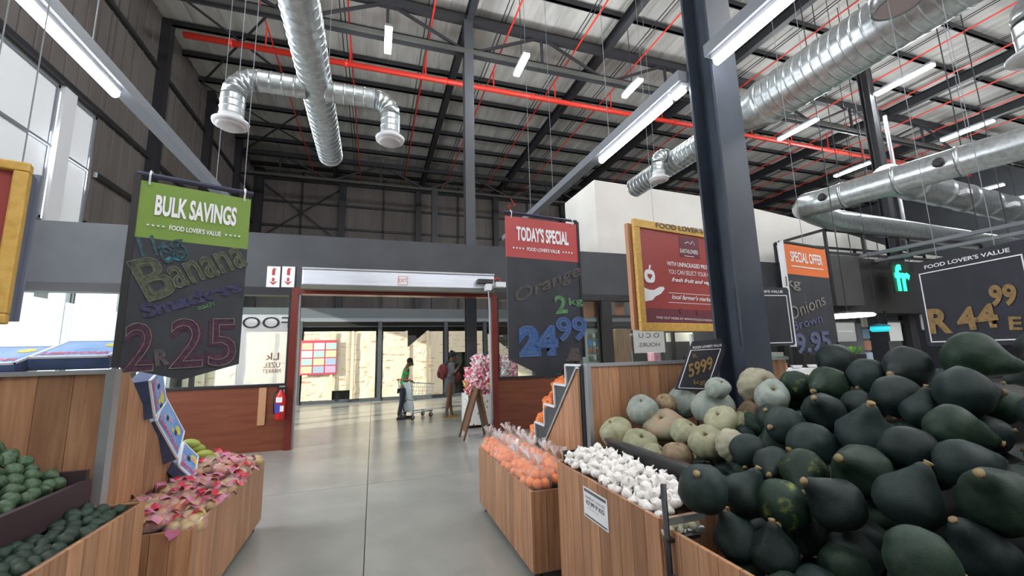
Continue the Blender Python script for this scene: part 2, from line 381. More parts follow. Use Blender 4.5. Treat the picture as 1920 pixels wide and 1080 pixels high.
MB().tube([(.1, 0, .08), (.2, -.03, .14), (.28, 0, .1), (.2, 0, .02)], .012).build('cable', M['red_pipe'], t)
MB().tube([(0, -.02, -.14), (.02, -.02, -.6), (.05, 0, -2.7)], .012).build('conduit', M['steel_trim'], t)
# fire extinguisher
e = thing('fire_extinguisher', 'red fire extinguisher with white and blue labels hung on dado left of door', 'extinguisher', (-1.57, 8.68, .55))
MB().lathe([(0, .06), (.02, .085), (.40, .085), (.46, .06), (.5, .03), (.53, .03)], (-1.57, 8.68, .55), 16).build('cylinder', mat('ext_red', (.6, .02, .02), .25), e, True)
MB().box(-1.63, -1.5, 8.65, 8.7, 1.08, 1.12).box(-1.6, -1.54, 8.66, 8.7, 1.05, 1.09).build('valve_handle', M['black'], e)
MB().tube([(-1.62, 8.66, 1.07), (-1.68, 8.62, .98), (-1.67, 8.6, .8), (-1.65, 8.6, .66)], .012).build('hose', M['black'], e, True)
MB().box(-1.63, -1.53, 8.588, 8.6, .86, .95).build('white_label', M['white'], e); MB().box(-1.58, -1.5, 8.588, 8.6, .7, .8).build('white_label', M['white'], e)
MB().box(-1.64, -1.56, 8.585, 8.6, .68, .84).build('blue_label', mat('bl', (.05, .06, .4), .5), e)
MB().box(-1.62, -1.52, 8.76, 8.82, .9, 1.14).build('wall_bracket', M['steel_trim'], e)

# ================================================================= ROOF STEEL
def ibeam(mb, a, b, w, h, t=.02):
    a = Vector(a); b = Vector(b); u = Vector((0, 0, 1))
    mb.bar(a+u*(h/2-t/2), b+u*(h/2-t/2), w, t); mb.bar(a-u*(h/2-t/2), b-u*(h/2-t/2), w, t); mb.bar(a, b, t*.8, h-2*t); return mb
RX = [-2.15, 2.42, 6.95, 11.5, 16.1, 20.7, 25.3, 29.9]
for k, x in enumerate(RX):
    tag(ibeam(MB(), (x, YB+.05, 11.38), (x, YF-.55, 11.38), .2, .36).build('rafter', M['steel_dark']), 'dark steel rafter running under the roof sheets, %s from the left' % ORD[k], 'beam', 'roof rafters')
y = YB+.6; k = 0
while y < YF:
    tag(MB().box(XL, XR, y-.035, y+.035, 11.58, 11.76).box(XL, XR, y-.035, y+.06, 11.58, 11.6).build('purlin', M['steel_dark']), 'thin dark purlin under the roof sheets, %s counted from behind the viewer' % ORD[k], 'purlin', 'roof purlins'); y += 1.36; k += 1
for i in range(8):          # thin bridging rods in pairs and the red sprinkler branches
    for j, x0 in enumerate((RX[i]+1.0, RX[i]+3.4)):
        r = MB(); r.tube([(x0, YB, 11.5), (x0, YF, 11.5)], .016, 5); r.tube([(x0+.12, YB, 11.5), (x0+.12, YF, 11.5)], .016, 5)
        tag(r.build('bridging_rod', M['steel_dark']), 'pair of thin dark bridging rods under the roof, %s from the left' % ORD[2*i+j], 'rod', 'bridging rods')
for k in range(14):
    x = -3.15+2.26*k; s = MB().tube([(x, YB, 11.15), (x, YF-1, 11.15)], .025, 6)
    o = s.build('sprinkler_branch', M['red_pipe']); tag(o, 'thin red sprinkler branch pipe along the roof, %s from the left' % ORD[k], 'pipe', 'red sprinkler branches')
    MB().tube([(x, 12.3, 10.4), (x, 12.3, 11.15)], .022, 6).build('riser', M['red_pipe'], o)
t = thing('sprinkler_main', 'thick red sprinkler main pipe crossing the hall under the roof', 'pipe', (0, 12.3, 10.4))
MB().tube([(-5.1, 12.3, 10.4), (30, 12.3, 10.4)], .085, 10).build('pipe', M['red_pipe'], t, True)
for x in [-4+3*i for i in range(11)]: MB().tube([(x-.05, 12.3, 10.4), (x+.05, 12.3, 10.4)], .11, 10).build('coupling', M['red_pipe'], t, True)
def truss(Y, zt, zb, lab, x0=XL+.2, x1=XR-1):
    t = thing('roof_truss', lab, 'truss', (0, Y, zb))
    MB().bar((x0, Y, zt), (x1, Y, zt), .2, .2).build('top_chord', M['steel_dark'], t)
    MB().bar((x0, Y-.09, zb), (x1, Y-.09, zb), .06, .12).build('bottom_chord', mat('chord_olive', (.045, .045, .04), .7), t)
    MB().bar((x0, Y+.09, zb), (x1, Y+.09, zb), .06, .12).build('bottom_chord', M['steel_dark'], t)
    x = -2.15-4.55
    while x < x1-2:
        for a, b in (((x, zb), (x+2.27, zt)), ((x+2.27, zt), (x+4.55, zb)), ((x+2.27, zb), (x+2.27, zt))):
            if a[0] >= x0: MB().bar((a[0]+.02, Y, a[1]), (b[0]+.02, Y, b[1]), .07, .07).build('web_member', M['steel_dark'], t)
        x += 4.55
truss(10.6, 11.25, 10.2, 'deep roof truss crossing above the entrance partition')
truss(21.0, 11.25, 10.2, 'distant roof truss crossing the hall just before the far wall', x1=20)
for k, (ya_, yb_) in enumerate(((5.2, 10.4), (10.8, 15.8), (15.9, 20.8))):
    for a_, b_, w_ in ((ya_, yb_, 'one'), (yb_, ya_, 'other')):
        tag(MB().bar((XL+.3, a_, 11.22 if w_ == 'one' else 11.15), (RX[0]-.12, b_, 11.22 if w_ == 'one' else 11.15), .05, .05).build('roof_brace', M['steel_dark']), '%s diagonal of the %s crossed roof brace along the left wall' % (w_, ORD[k]), 'brace', 'crossed roof braces')
def icol(name, lab, x, y, w, d, h, m, z0=0):
    mb = MB(); mb.box(x-w/2, x+w/2, y-d/2, y-d/2+.025, z0, h).box(x-w/2, x+w/2, y+d/2-.025, y+d/2, z0, h).box(x-.012, x+.012, y-d/2+.025, y+d/2-.025, z0, h)
    t = thing(name, lab, 'column', (x, y, z0)); mb.build('shaft', m, t, bevel=.002)
    MB().box(x-w/2-.08, x+w/2+.08, y-d/2-.08, y+d/2+.08, z0, z0+.03).build('base_plate', M['steel_dark'], t); return t
icol('steel_column', 'tall grey steel column standing in the mall beyond the entrance door', 2.38, 10.62, .26, .26, 11.2, mat('column_grey', (.045, .048, .055), .5))
icol('steel_column', 'slim dark steel column near the far wall, behind the mall column', 2.84, 21.0, .3, .3, 10.2, M['steel_dark'])
icol('steel_column', 'large blue-black steel column standing behind the pumpkin display', 3.155, 2.96, .30, .32, ZR-.2, M['col_blue'])
cp = icol('steel_column', 'dark column right of centre, before the green neon letters', 15.0, 8.1, .28, .28, 11.0, M['steel_dark'])
MB().tube([(15.3, 7.9, 2), (15.3, 7.9, 8.8)], .05, 8).build('conduit', M['steel_trim'], cp)

# ================================================================= CEILING LAMPS
def lamp(x, y, z, lab, L=.9, e=26, axis='Y', power=LAMP_W):
    t = thing('high_bay_lamp', lab, 'lamp', (x, y, z), 'lamps hung from the roof')
    a, b = ((.09, L/2) if axis == 'Y' else (L/2, .09))
    MB().box(x-a, x+a, y-b, y+b, z+.02, z+.09).build('housing', M['beam_grey'], t)
    MB().box(x-a+.01, x+a-.01, y-b+.01, y+b-.01, z-.05, z+.02).build('tube', emit('lamp_glow', (.93, 1, .97), e), t)
    MB().tube([(x, y, z+.09), (x, y, ZR)], .012, 5).build('hanger', M['steel_dark'], t)
    d = bpy.data.lights.new('lamp_light', 'POINT'); d.energy = power; d.shadow_soft_size = .25; d.color = (.93, .98, 1)
    o = bpy.data.objects.new('lamp_light', d); COL.objects.link(o); o.location = (x, y, z-.25)
lamp(.16, 9.84, 9.5, 'blazing ceiling lamp nearest the left duct, leftmost of the roof lamps')
lamp(3.69, 9.75, 9.5, 'ceiling lamp hung right of the grey mall column, second from the left')
lamp(7.27, 9.79, 9.5, 'small bright ceiling lamp above the right fluorescent strip, third from left')
for px, py, lab in ((1693, 150, 'long white ceiling lamp high at right, uppermost of the right-hand lamps'), (1495, 243, 'ceiling lamp seen right of the big blue-black column'),
                    (1812, 245, 'long ceiling lamp right of the dark column, above the curved duct'), (1597, 318, 'ceiling lamp just left of the dark column'),
                    (1840, 357, 'far ceiling lamp between the two curved ducts'), (1905, 373, 'ceiling lamp at the far right edge below the curved duct')):
    p = at(px, py, Z=9.5 if px < 1830 else 8.6); lamp(p.x, p.y, p.z, lab, L=1.5)

# ================================================================= FLUORESCENT STRIPS ON TROUGH BEAMS
def strip(x, z, tubes, y0, y1, lab, hang):
    t = thing('strip_light', lab, 'light', (x, y0, z))
    MB().box(x-.075, x+.075, y0, y1, z+.03, z+.15).build('trunking', M['beam_grey'], t)
    for a, b in tubes:
        q = MB().box(x-.035, x+.035, a, b, z-.01, z+.03).build('lamp_holder', M['white_metal'], t)
        MB().tube([(x, a+.02, z-.045), (x, b-.02, z-.045)], .038, 10).build('tube', M['tube'], q, True)
    for y in hang: MB().tube([(x, y, z+.15), (x, y, ZR)], .005, 5).build('hanger_wire', M['beam_grey'], t)
strip(-2.5, 4.3, [(-4.5, -3), (-1.9, -.3), (.2, 1.9), (2.1, 4.83)], -5, 8.75, 'left fluorescent strip light on a long grey trunking beam', (4.4, 7.6))
strip(2.98, 4.3, [(-4.5, -3), (-2.5, -.9), (-.4, 1.2), (1.3, 2.75)], -5, 2.79, 'near right fluorescent strip light ending at the blue-black column', (1.0,))
strip(2.98, 4.3, [(3.15, 3.32), (3.36, 4.85)], 3.14, 9.4, 'far right fluorescent strip light running from the column towards the door', (4.6, 6.5))

# ================================================================= DUCTS
def ring_path(p0, p1, r0, r1=None, seam=.11, amp=.006):
    p0 = Vector(p0); p1 = Vector(p1); L = (p1-p0).length; r1 = r1 or r0; n = max(2, int(L/seam)); P = []; R = []
    for i in range(n):
        for f, a in ((0.03, 0), (.1, 0), (.8, 0), (.86, 0), (.89, amp), (.96, amp)):
            s = (i+f)/n; P.append(p0.lerp(p1, s)); R.append(r0+(r1-r0)*s+a)
    P.append(p1); R.append(r1); return P, R
def duct_mb(p0, p1, r0, r1=None, n=24, **k): P, R = ring_path(p0, p1, r0, r1, **k); return MB().tube(P, R, n)
def arc(c, a, b, n=5):
    c = Vector(c); a = Vector(a); b = Vector(b)
    return [c+a*math.cos(PI/2*i/n)+b*math.sin(PI/2*i/n) for i in range(n+1)]
def elbow(c, a, b, r, n=5, amp=.006):
    P = arc(c, a, b, n); Q = []; R = []
    for i, p in enumerate(P):
        if 0 < i < n: Q += [p.lerp(P[i-1], .06), p, p.lerp(P[i+1], .06)]; R += [r, r+amp, r]
        else: Q.append(p); R.append(r)
    return MB().tube(Q, R, 20)
def diffuser(t, x, y, z, r):
    MB().lathe([(0, r*1.0), (.005, r*1.55), (.035, r*1.6), (.05, r*1.05), (.16, r*1.02)], (x, y, z), 24).build('diffuser_ring', M['white_metal'], t, True)
    MB().lathe([(-.02, r*.2), (-.025, r*1.1), (-.005, r*1.25), (.01, r*1.2)], (x, y, z), 24).build('diffuser_disc', mat('dsk', (.55, .52, .52), .5), t, True)
t = thing('air_duct', 'long spiral galvanised air duct with two drooping outlets, left of centre', 'duct', (-.67, 4, 4.6))
duct_mb((-.66, 1.2, 4.6), (-.68, 6.34, 4.6), .165).build('duct_pipe', M['galv'], t, True)
MB().lathe([(0, .05), (.01, .165), (.03, .172), (.05, .165)], (-.68, 6.34, 4.6), 24, (0, 1, 0)).build('end_cap', M['galv'], t, True)
yb = 4.62
duct_mb((-.76, yb, 4.52), (-1.22, yb, 4.52), .11, seam=.1).build('branch_pipe', M['galv'], t, True)
elbow((-1.22, yb, 4.30), (0, 0, .22), (-.22, 0, 0), .11).build('elbow', M['galv'], t, True)
duct_mb((-1.44, yb, 4.30), (-1.44, yb, 4.08), .11, seam=.07).build('drop_pipe', M['galv'], t, True); diffuser(t, -1.44, yb, 3.98, .105)
duct_mb((-.58, yb, 4.52), (-.06, yb, 4.52), .105, seam=.1).build('branch_pipe', M['galv'], t, True)
elbow((-.06, yb, 4.34), (0, 0, .18), (.18, 0, 0), .105).build('elbow', M['galv'], t, True)
duct_mb((.12, yb, 4.34), (.12, yb, 4.12), .105, seam=.07).build('drop_pipe', M['galv'], t, True); diffuser(t, .12, yb, 4.03, .10)
for x, y in ((-1.4, 4.62), (-.67, 5.6), (-.67, 3)): MB().tube([(x, y, 4.6), (x, y, ZR)], .0035, 5).build('hanger_wire', M['beam_grey'], t)
t = thing('air_duct', 'large tapering galvanised air duct passing behind the blue-black column', 'duct', (5.15, 3, 5.05))
duct_mb((5.15, -1.5, 5.0), (5.15, 3.9, 5.0), .31).build('duct_pipe', M['galv'], t, True)
MB().tube([(5.15, 3.9, 5.0), (5.15, 3.95, 5.0), (5.17, 4.45, 5.02), (5.17, 4.5, 5.02)], [.31, .325, .22, .215], 24).build('reducer', M['galv'], t, True)
duct_mb((5.17, 4.5, 5.02), (5.22, 7.2, 5.05), .2).build('duct_pipe', M['galv'], t, True)
oc = at(1682, 10, Z=4.66); q = MB().lathe([(0, .16), (0, .19), (.25, .19), (.25, .16)], oc, 20); q.build('outlet_collar', M['galv'], t, True)
MB().lathe([(-.005, .01), (-.006, .155)], oc, 20).build('outlet_face', mat('dsk2', (.4, .33, .33), .6), t)
duct_mb((5.05, 5.9, 5.12), (4.98, 5.9, 5.12), .12, seam=.1).build('branch_pipe', M['galv'], t, True)
elbow((4.98, 5.9, 4.94), (0, 0, .18), (-.18, 0, 0), .115).build('elbow', M['galv'], t, True)
duct_mb((4.80, 5.9, 4.94), (4.80, 5.9, 4.72), .11, seam=.07).build('drop_pipe', M['galv'], t, True); diffuser(t, 4.80, 5.9, 4.62, .11)
for y in (1.2, 3.4, 6.4): MB().tube([(5.15, y, 5.2), (5.15, y, ZR)], .0035, 5).build('hanger_wire', M['beam_grey'], t)
t = thing('air_duct', 'duct outlet hanging at the top right corner', 'duct', (7.4, 2.4, 4.9))
p = at(1962, 92, Z=4.7)
elbow((p.x+.25, p.y, p.z+.35), (-.25, 0, 0), (0, 0, .25), .2).build('elbow', M['galv'], t, True)
duct_mb((p.x, p.y, p.z+.35), (p.x, p.y, p.z+.05), .2, seam=.1).build('drop_pipe', M['galv'], t, True); diffuser(t, p.x, p.y, p.z-.05, .19)
t = thing('air_duct', 'smooth curved galvanised duct bending back on itself, right background', 'duct', (9.5, 6.5, 4.8))
a = at(1920, 268, Z=4.8); b = at(1540, 378, Z=4.8); c = at(1560, 412, Z=4.8); e2 = at(1960, 470, Z=4.8); k = at(1496, 388, Z=4.8)
a2 = a+(a-b)*.6
MB().tube([a2, a, a.lerp(b, .5), b, b.lerp(k, .6), k.lerp(b.lerp(c, .5), .25), k.lerp(c, .5), c, c.lerp(e2, .5), e2], .27, 20).build('duct_pipe', M['galv'], t, True)
for s in (.25, .55, .85):
    p = a.lerp(b, s); MB().tube([p+(a-b).normalized()*.03, p-(a-b).normalized()*.03], .285, 20).build('joint_band', M['galv'], t, True)
p = a.lerp(b, .3); MB().lathe([(0, .07), (.06, .09), (.08, .06)], (p.x-.26, p.y, p.z), 10, (-1, 0, 0)).build('damper_knob', M['black'], t)
p = a.lerp(b, .93); MB().lathe([(0, .07), (.06, .09), (.08, .06)], (p.x-.26, p.y, p.z), 10, (-1, 0, 0)).build('damper_knob', M['black'], t)
for s in (.2, .7):
    p = a.lerp(b, s); MB().tube([p, (p.x, p.y, ZR)], .005, 5).build('hanger_wire', M['beam_grey'], t)
t = thing('air_duct', 'straight galvanised duct behind the curved one, far right', 'duct', (14, 6.5, 5.6))
p0 = at(1660, 335, Z=5.6); p1 = at(1960, 408, Z=5.6)
duct_mb(p0, p1, .36, seam=1.2, amp=.02).build('duct_pipe', M['galv'], t, True)
for s in (.3, .6, .9):
    p = p0.lerp(p1, s); MB().box(p.x-.12, p.x+.12, p.y-.5, p.y-.3, p.z-.2, p.z-.08).build('nozzle', M['white_metal'], t)

# ================================================================= MALL BEYOND THE DOOR
YS = 17.0
def sx(px, py=690): return at(px, py, Y=YS).x
sf = thing('papered_storefront', 'papered-over glazed shop front across the mall, seen through the door', 'shop front', (1.5, YS, 0))
MB().box(XL+.1, 13, YS-.03, YS+.1, 0, .13).build('base_rail', M['fascia'], sf)
MB().box(XL+.1, 13, YS-.05, YS+.12, 2.98, 3.12).build('head_beam', mat('grey_beam', (.2, .22, .24), .5), sf)
MB().box(XL+.1, 13, YS-.02, YS+.06, 2.78, 2.83).build('transom', M['steel_dark'], sf)
MB().box(XL+.1, 13, YS-.03, YS+.02, 3.12, 3.5).build('bulkhead', mat('bulkhead_grey', (.1, .11, .12), .6), sf)
for px in (340, 452, 560, 711, 836, 910, 1000, 1090):
    x = sx(px); MB().box(x-.07, x+.07, YS-.06, YS+.08, 0, 3.0).build('mullion', M['fascia'], sf)
struct(MB().box(XL+.1, 13, YS+.8, YS+.9, 0, 3.5).build('dark_room_panel', mat('unlit_room_dark', (.03, .022, .018), .8)))  # near-black panel: darkness of the unlit room behind the glass, put into its colour
MB().box(XL+.1, 13, YS-.0, YS+.01, .13, 2.98).build('glass', M['glass'], sf)
pm, nt, p = nodes('brown_paper'); L = nt.links.new
tc = nd(nt, 'ShaderNodeTexCoord'); mp = nd(nt, 'ShaderNodeMapping'); mp.inputs['Rotation'].default_value = (0, -.3, 0); mp.inputs['Scale'].default_value = (1.3, 1, 8)
L(tc.outputs['Object'], mp.inputs[0]); n1 = nd(nt, 'ShaderNodeTexNoise', Scale=1.6, Detail=5); L(mp.outputs[0], n1.inputs[0])
cr = nd(nt, 'ShaderNodeValToRGB'); E = cr.color_ramp.elements; E[0].position = .60; E[0].color = (.74, .63, .47, 1); E[1].position = .635; E[1].color = (.52, .28, .18, 1)
L(n1.outputs['Fac'], cr.inputs[0]); L(cr.outputs[0], p.inputs['Base Color']); p.inputs['Roughness'].default_value = .7; M['paper'] = pm
M['tape'] = mat('pale_tape', (.72, .62, .45), .7)
def sheet(x0, x1, z0, z1, zt1=None, seed=0):
    nx, nz = 8, 14; vs = []; 
    for i in range(nx+1):
        for j in range(nz+1):
            zt = z1+((zt1 if zt1 is not None else z1)-z1)*i/nx
            x = x0+(x1-x0)*i/nx; z = z0+(zt-z0)*j/nz
            vs.append((x, YS-.035-.022*(noise.noise(Vector((x*3+seed, seed, z*3+x*2)))+.4*noise.noise(Vector((x*9, seed, z*8)))), z))
    mb = MB().add(vs, [(i*(nz+1)+j, (i+1)*(nz+1)+j, (i+1)*(nz+1)+j+1, i*(nz+1)+j+1) for i in range(nx) for j in range(nz)])
    o = mb.build('paper_sheet', M['paper'], sf); return o
ed = [330, 385, 445, 505, 565, 622, 660, 705]
for i, (a, b) in enumerate(zip(ed, ed[1:])): sheet(sx(a)+.03, sx(b)-.03, .45 if i == 5 else .13, 2.62, seed=i)
sheet(sx(717), sx(760), .13, 2.6, seed=11); sheet(sx(762), sx(800), .13, 1.95, 2.62, seed=12); sheet(sx(802), sx(830), .13, 2.6, seed=13)
sheet(sx(841), sx(873), 1.75, 2.6, seed=14); sheet(sx(873), sx(905), .13, 2.6, seed=15); sheet(sx(915), sx(960), .13, 2.5, 1.7, seed=16)
sheet(sx(962), sx(1000), .13, 1.2, seed=17)
for px in (385, 505, 622, 660, 761, 801): MB().box(sx(px)-.045, sx(px)+.045, YS-.12, YS-.10, .13, 2.62).build('tape_strip', M['tape'], sf)
po = thing('promo_posters', 'block of small colourful promotional posters on the papered shop front', 'posters', (at(598, 670, Y=YS-.15)), local=True)
MB().box(-.62, .6, 0, .01, -.62, .62).build('backing', mat('pinkred', (.55, .06, .1), .5), po)
PC = [(.72, .6, .35), (.3, .5, .3), (.75, .7, .65), (.35, .42, .55), (.6, .2, .28), (.4, .55, .52), (.5, .35, .5), (.72, .5, .35)]
for i in range(3):
    for j in range(4):
        MB().box(-.58+.4*i, -.22+.4*i, -.008, 0, -.56+.28*j, -.32+.28*j).build('poster', mat('poster%d%d' % (i, j), PC[(i*3+j*5) % 8], .5), po)
# shopping trolley
def cyl_wheel(t, x, y, z, r, name='wheel'):
    w = MB().lathe([(-.014, r*.5), (-.014, r*.95), (0, r), (.014, r*.95), (.014, r*.5)], (x, y, z), 16, (0, 1, 0)).build(name, M['black'], t, True)
    MB().lathe([(-.018, r*.1), (-.018, r*.45), (.018, r*.45), (.018, r*.1)], (x, y, z), 10, (0, 1, 0)).build('hub', M['steel_trim'], w)
    MB().box(x-.02, x+.02, y-.022, y-.018, z, z+r+.05).box(x-.02, x+.02, y+.018, y+.022, z, z+r+.05).build('fork', M['steel_trim'], w)
ty = 11.7; tx0 = at(752, 770, Y=ty).x
tr = thing('shopping_trolley', 'silver wire shopping trolley in front of papered shop front', 'trolley', (tx0+.4, ty, 0))
G = mat('trolley_chrome', (.62, .68, .7), .3, .6)
def TX(x): return tx0+x
fr = MB()
for s in (-.25, .25):
    fr.tube([(TX(-.02), ty+s, 1.02), (TX(.04), ty+s, .6), (TX(.12), ty+s*.95, .3), (TX(.1), ty+s*.95, .17)], .014, 8)
    fr.tube([(TX(.1), ty+s*.95, .17), (TX(.78), ty+s*.75, .17)], .014, 8)
fr.tube([(TX(.78), ty-.19, .17), (TX(.78), ty+.19, .17)], .014, 8)
fr.build('frame', G, tr, True)
MB().tube([(TX(-.03), ty-.27, 1.02), (TX(-.03), ty+.27, 1.02)], .02, 10).build('handle', mat('handle_red', (.5, .08, .06), .4), tr, True)
bk = MB()
for s in (-1, 1):
    bk.tube([(TX(.0), ty+s*.26, .96), (TX(.84), ty+s*.2, .86)], .009, 6); bk.tube([(TX(.1), ty+s*.2, .48), (TX(.78), ty+s*.15, .5)], .007, 6)
    for k in range(13):
        u = k/12; bk.tube([(TX(.84*u), ty+s*(.26-.06*u), .96-.1*u), (TX(.1+.68*u), ty+s*(.2-.05*u), .48+.02*u)], .0035, 4)
    for q in (.25, .5, .75): bk.tube([(TX(.1*q), ty+s*(.26-.06*q), .96-.48*q), (TX(.84-.06*q), ty+s*(.2-.05*q), .86-.36*q)], .004, 4)
for k in range(9):
    v = -1+2*k/8; bk.tube([(TX(.84), ty+v*.2, .86), (TX(.78), ty+v*.15, .5), (TX(.1), ty+v*.2, .48)], .0035, 4)
bk.tube([(TX(.84), ty-.2, .86), (TX(.84), ty+.2, .86)], .009, 6)
stuff(bk.build('wire_basket', G, tr))
MB().prism([(TX(.02), ty-.22, .95), (TX(.14), ty-.2, .5), (TX(.14), ty+.2, .5), (TX(.02), ty+.22, .95)], (.015, 0, 0)).build('child_seat_flap', mat('flap', (.6, .66, .68), .5), tr)
lt_ = MB(); 
for k in range(9): lt_.tube([(TX(.12+.08*k), ty-.2, .19), (TX(.12+.08*k), ty+.2, .19)], .005, 4)
stuff(lt_.build('lower_tray', G, tr))
MB().prism([(TX(.1), ty-.2, .45), (TX(.16), ty-.19, .2), (TX(.16), ty+.19, .2), (TX(.1), ty+.2, .45)], (.01, 0, 0)).build('lower_panel', mat('flap2', (.55, .6, .62), .5), tr)
for x, s in ((.1, -.23), (.1, .23), (.74, -.17), (.74, .17)): cyl_wheel(tr, TX(x), ty+s, .062, .06)

tr.rotation_euler.z = math.radians(32)
# people -------------------------------------------------------------
M['skin'] = mat('skin_brown', (.20, .095, .055), .5)
M['hair'] = mat('hair_black', (.012, .01, .01), .7)
def skinned(name, chain, mt, parent=None, org=(0, 0, 0), lvl=2):
    """chain: list of (point, radius, parent index)"""
    off = OFF.get(parent.name, Vector(org)) if parent else Vector(org)
    me = bpy.data.meshes.new(name); me.from_pydata([Vector(c[0])-off for c in chain], [(i, c[2]) for i, c in enumerate(chain) if c[2] >= 0], [])
    me.materials.append(mt); o = bpy.data.objects.new(name, me); COL.objects.link(o)
    if parent: o.parent = parent
    else: o.location = off
    OFF[o.name] = off
    sk = o.modifiers.new('skin', 'SKIN'); sk.use_smooth_shade = True
    for i, c in enumerate(chain):
        r = c[1]; me.skin_vertices[0].data[i].radius = r if isinstance(r, tuple) else (r, r)
        me.skin_vertices[0].data[i].use_root = (i == 0)
    s = o.modifiers.new('sub', 'SUBSURF'); s.levels = lvl; s.render_levels = lvl
    return o
def body_chain(base, H, lean, armL, armR, legL, legR, side=Vector((0, 1, 0)), fwd=Vector((1, 0, 0)), headf=.05, look=-.3):
    """figure facing fwd; arms/legs given as offsets (elbow, wrist) / (knee, ankle) in units of H, (fwd, up)"""
    up = Vector((0, 0, 1)); B = Vector(base); C = []
    def P(f, s, u): return B+fwd*f*H+side*s*H+up*u*H
    C.append((P(0, 0, .52), (.092*H, .068*H), -1)); C.append((P(lean*.3, 0, .60), (.08*H, .058*H), 0))
    C.append((P(lean*.7, 0, .70), (.088*H, .06*H), 1)); C.append((P(lean, 0, .80), (.085*H, .055*H), 2))
    C.append((P(lean*1.1, 0, .845), .032*H, 3)); C.append((P(lean*1.1+headf*.5, 0, .885), .036*H, 4))
    C.append((P(lean*1.1+headf, 0, .925), (.047*H, .05*H), 5)); C.append((P(lean*1.1+headf*.9, 0, .968), .042*H, 6))
    C.append((P(lean*1.1+headf+.055, 0, .905+look*.03), .008*H, 6))       # nose
    for s, arm in ((1, armL), (-1, armR)):
        k = len(C)
        C.append((P(lean, s*.10, .805), .034*H, 3)); C.append((P(lean+arm[0][0], s*.125, arm[0][1]), .025*H, k))
        C.append((P(lean+arm[1][0], s*arm[1][2], arm[1][1]), .017*H, k+1))
        d = Vector((arm[1][0]-arm[0][0], 0, arm[1][1]-arm[0][1])).normalized(); ds = (arm[1][2]-.125)
        hx, hz = lean+arm[1][0]+d.x*.035, arm[1][1]+d.z*.035
        C.append((P(hx, s*arm[1][2], hz), (.016*H, .009*H), k+2))
        for q, (o, ln) in enumerate(((-.018, .04), (-.006, .048), (.006, .046), (.016, .036))):
            i = len(C); C.append((P(hx+d.x*ln*.5, s*arm[1][2]+o, hz+d.z*ln*.5-.003), .0055*H, k+3)); C.append((P(hx+d.x*ln*.8, s*arm[1][2]+o*1.1, hz+d.z*ln*.8-.016), .0045*H, i))
        C.append((P(hx-d.x*.01+.006, s*arm[1][2]-s*.022, hz+.014), .0055*H, k+3))
    for s, leg in ((1, legL), (-1, legR)):
        k = len(C)
        C.append((P(0, s*.05, .47), (.056*H, .052*H), 0)); C.append((P(leg[0][0], s*.05, leg[0][1]), .033*H, k))
        C.append((P((leg[0][0]*.6+leg[1][0]*.4)-.008, s*.05, (leg[0][1]*.6+leg[1][1]*.4)), .032*H, k+1))
        C.append((P(leg[1][0], s*.05, leg[1][1]), .019*H, k+2)); C.append((P(leg[1][0]+.03, s*.053, .022), (.02*H, .014*H), k+3))
        C.append((P(leg[1][0]+.085, s*.058, .012), (.02*H, .009*H), k+4))
    return C, P
def face(body, P, lean, headf):
    hx = lean*1.1+headf
    for s in (-1, 1):
        q = MB().ball(P(hx+.042, s*.018, .927), .011, .008, .006, 8, 6).build('eye', M['white'], body, True)
        MB().ball(P(hx+.047, s*.018, .927), .004, .005, .005, 8, 6).build('pupil', M['hair'], q, True)
        MB().ball(P(hx-.005, s*.05, .92), .014, .008, .022, 8, 6).build('ear', M['skin'], body, True)
    MB().ball(P(hx+.046, 0, .893), .008, .018, .006, 8, 6).build('mouth', mat('lips', (.22, .06, .05), .5), body, True)
# woman in grey dress
wb = at(843, 782, Z=0); WH = 1.72
wy = wb.y; lean = .02
C, P = body_chain((wb.x, wy, 0), WH, lean, ((.02, .64), (.10, .70, .07)), ((.0, .64), (.095, .735, .05)), ((.015, .285), (.045, .045)), ((-.02, .285), (-.055, .045)))
wr = thing('person', 'woman in grey dress with maroon backpack standing with a phone in the mall', 'person', (wb.x, wy, 0))
wo = skinned('body', C, M['skin'], wr); face(wo, P, lean, .05)
dress = mat('grey_dress', (.17, .165, .18), .8, col2=(.22, .21, .23), scale=8)
skinned('dress', [(P(0, 0, .52), (.105*WH, .075*WH), -1), (P(.005, 0, .60), (.088*WH, .066*WH), 0), (P(.014, 0, .70), (.096*WH, .068*WH), 1), (P(.02, 0, .80), (.092*WH, .062*WH), 2), (P(.02, 0, .835), .045*WH, 3),
    (P(0, 0, .42), (.1*WH, .08*WH), 0), (P(0, 0, .32), (.098*WH, .082*WH), 5), (P(.02, .1, .805), .042*WH, 3), (P(.04, .125, .66), .032*WH, 7), (P(.02, -.1, .805), .042*WH, 3), (P(.02, -.125, .66), .032*WH, 9),
    (P(.1, .085, .69), .024*WH, 8), (P(.095, -.07, .715), .024*WH, 10)], dress, wr)
hr = MB(); hr.ball(P(.055, 0, .95), .095, .09, .095, 14, 10); hr.ball(P(.035, 0, 1.0), .05, .05, .04, 12, 8)
hb = hr.build('hair', M['hair'], wr, True)
for s in (-.055, .055): MB().box(P(-.06 if s < 0 else .04, 0, 0).x-.06, P(-.06 if s < 0 else .04, 0, 0).x+.2, wy+s*WH-.05, wy+s*WH+.05, 0, .022).box(P(-.06 if s < 0 else .04, 0, 0).x+.05, P(-.06 if s < 0 else .04, 0, 0).x+.1, wy+s*WH-.052, wy+s*WH+.052, .02, .055).build('sandal', mat('sandal', (.45, .26, .05), .6), wr, bevel=.008)
bp = thing('backpack', 'round maroon backpack worn on the back of the woman in grey', 'backpack', P(-.1, 0, .69))
MB().ball(P(-.105, 0, .69), .135, .16, .21, 16, 12).build('bag', mat('maroon_cloth', (.19, .03, .035), .8, col2=(.3, .08, .07), scale=12), bp, True)
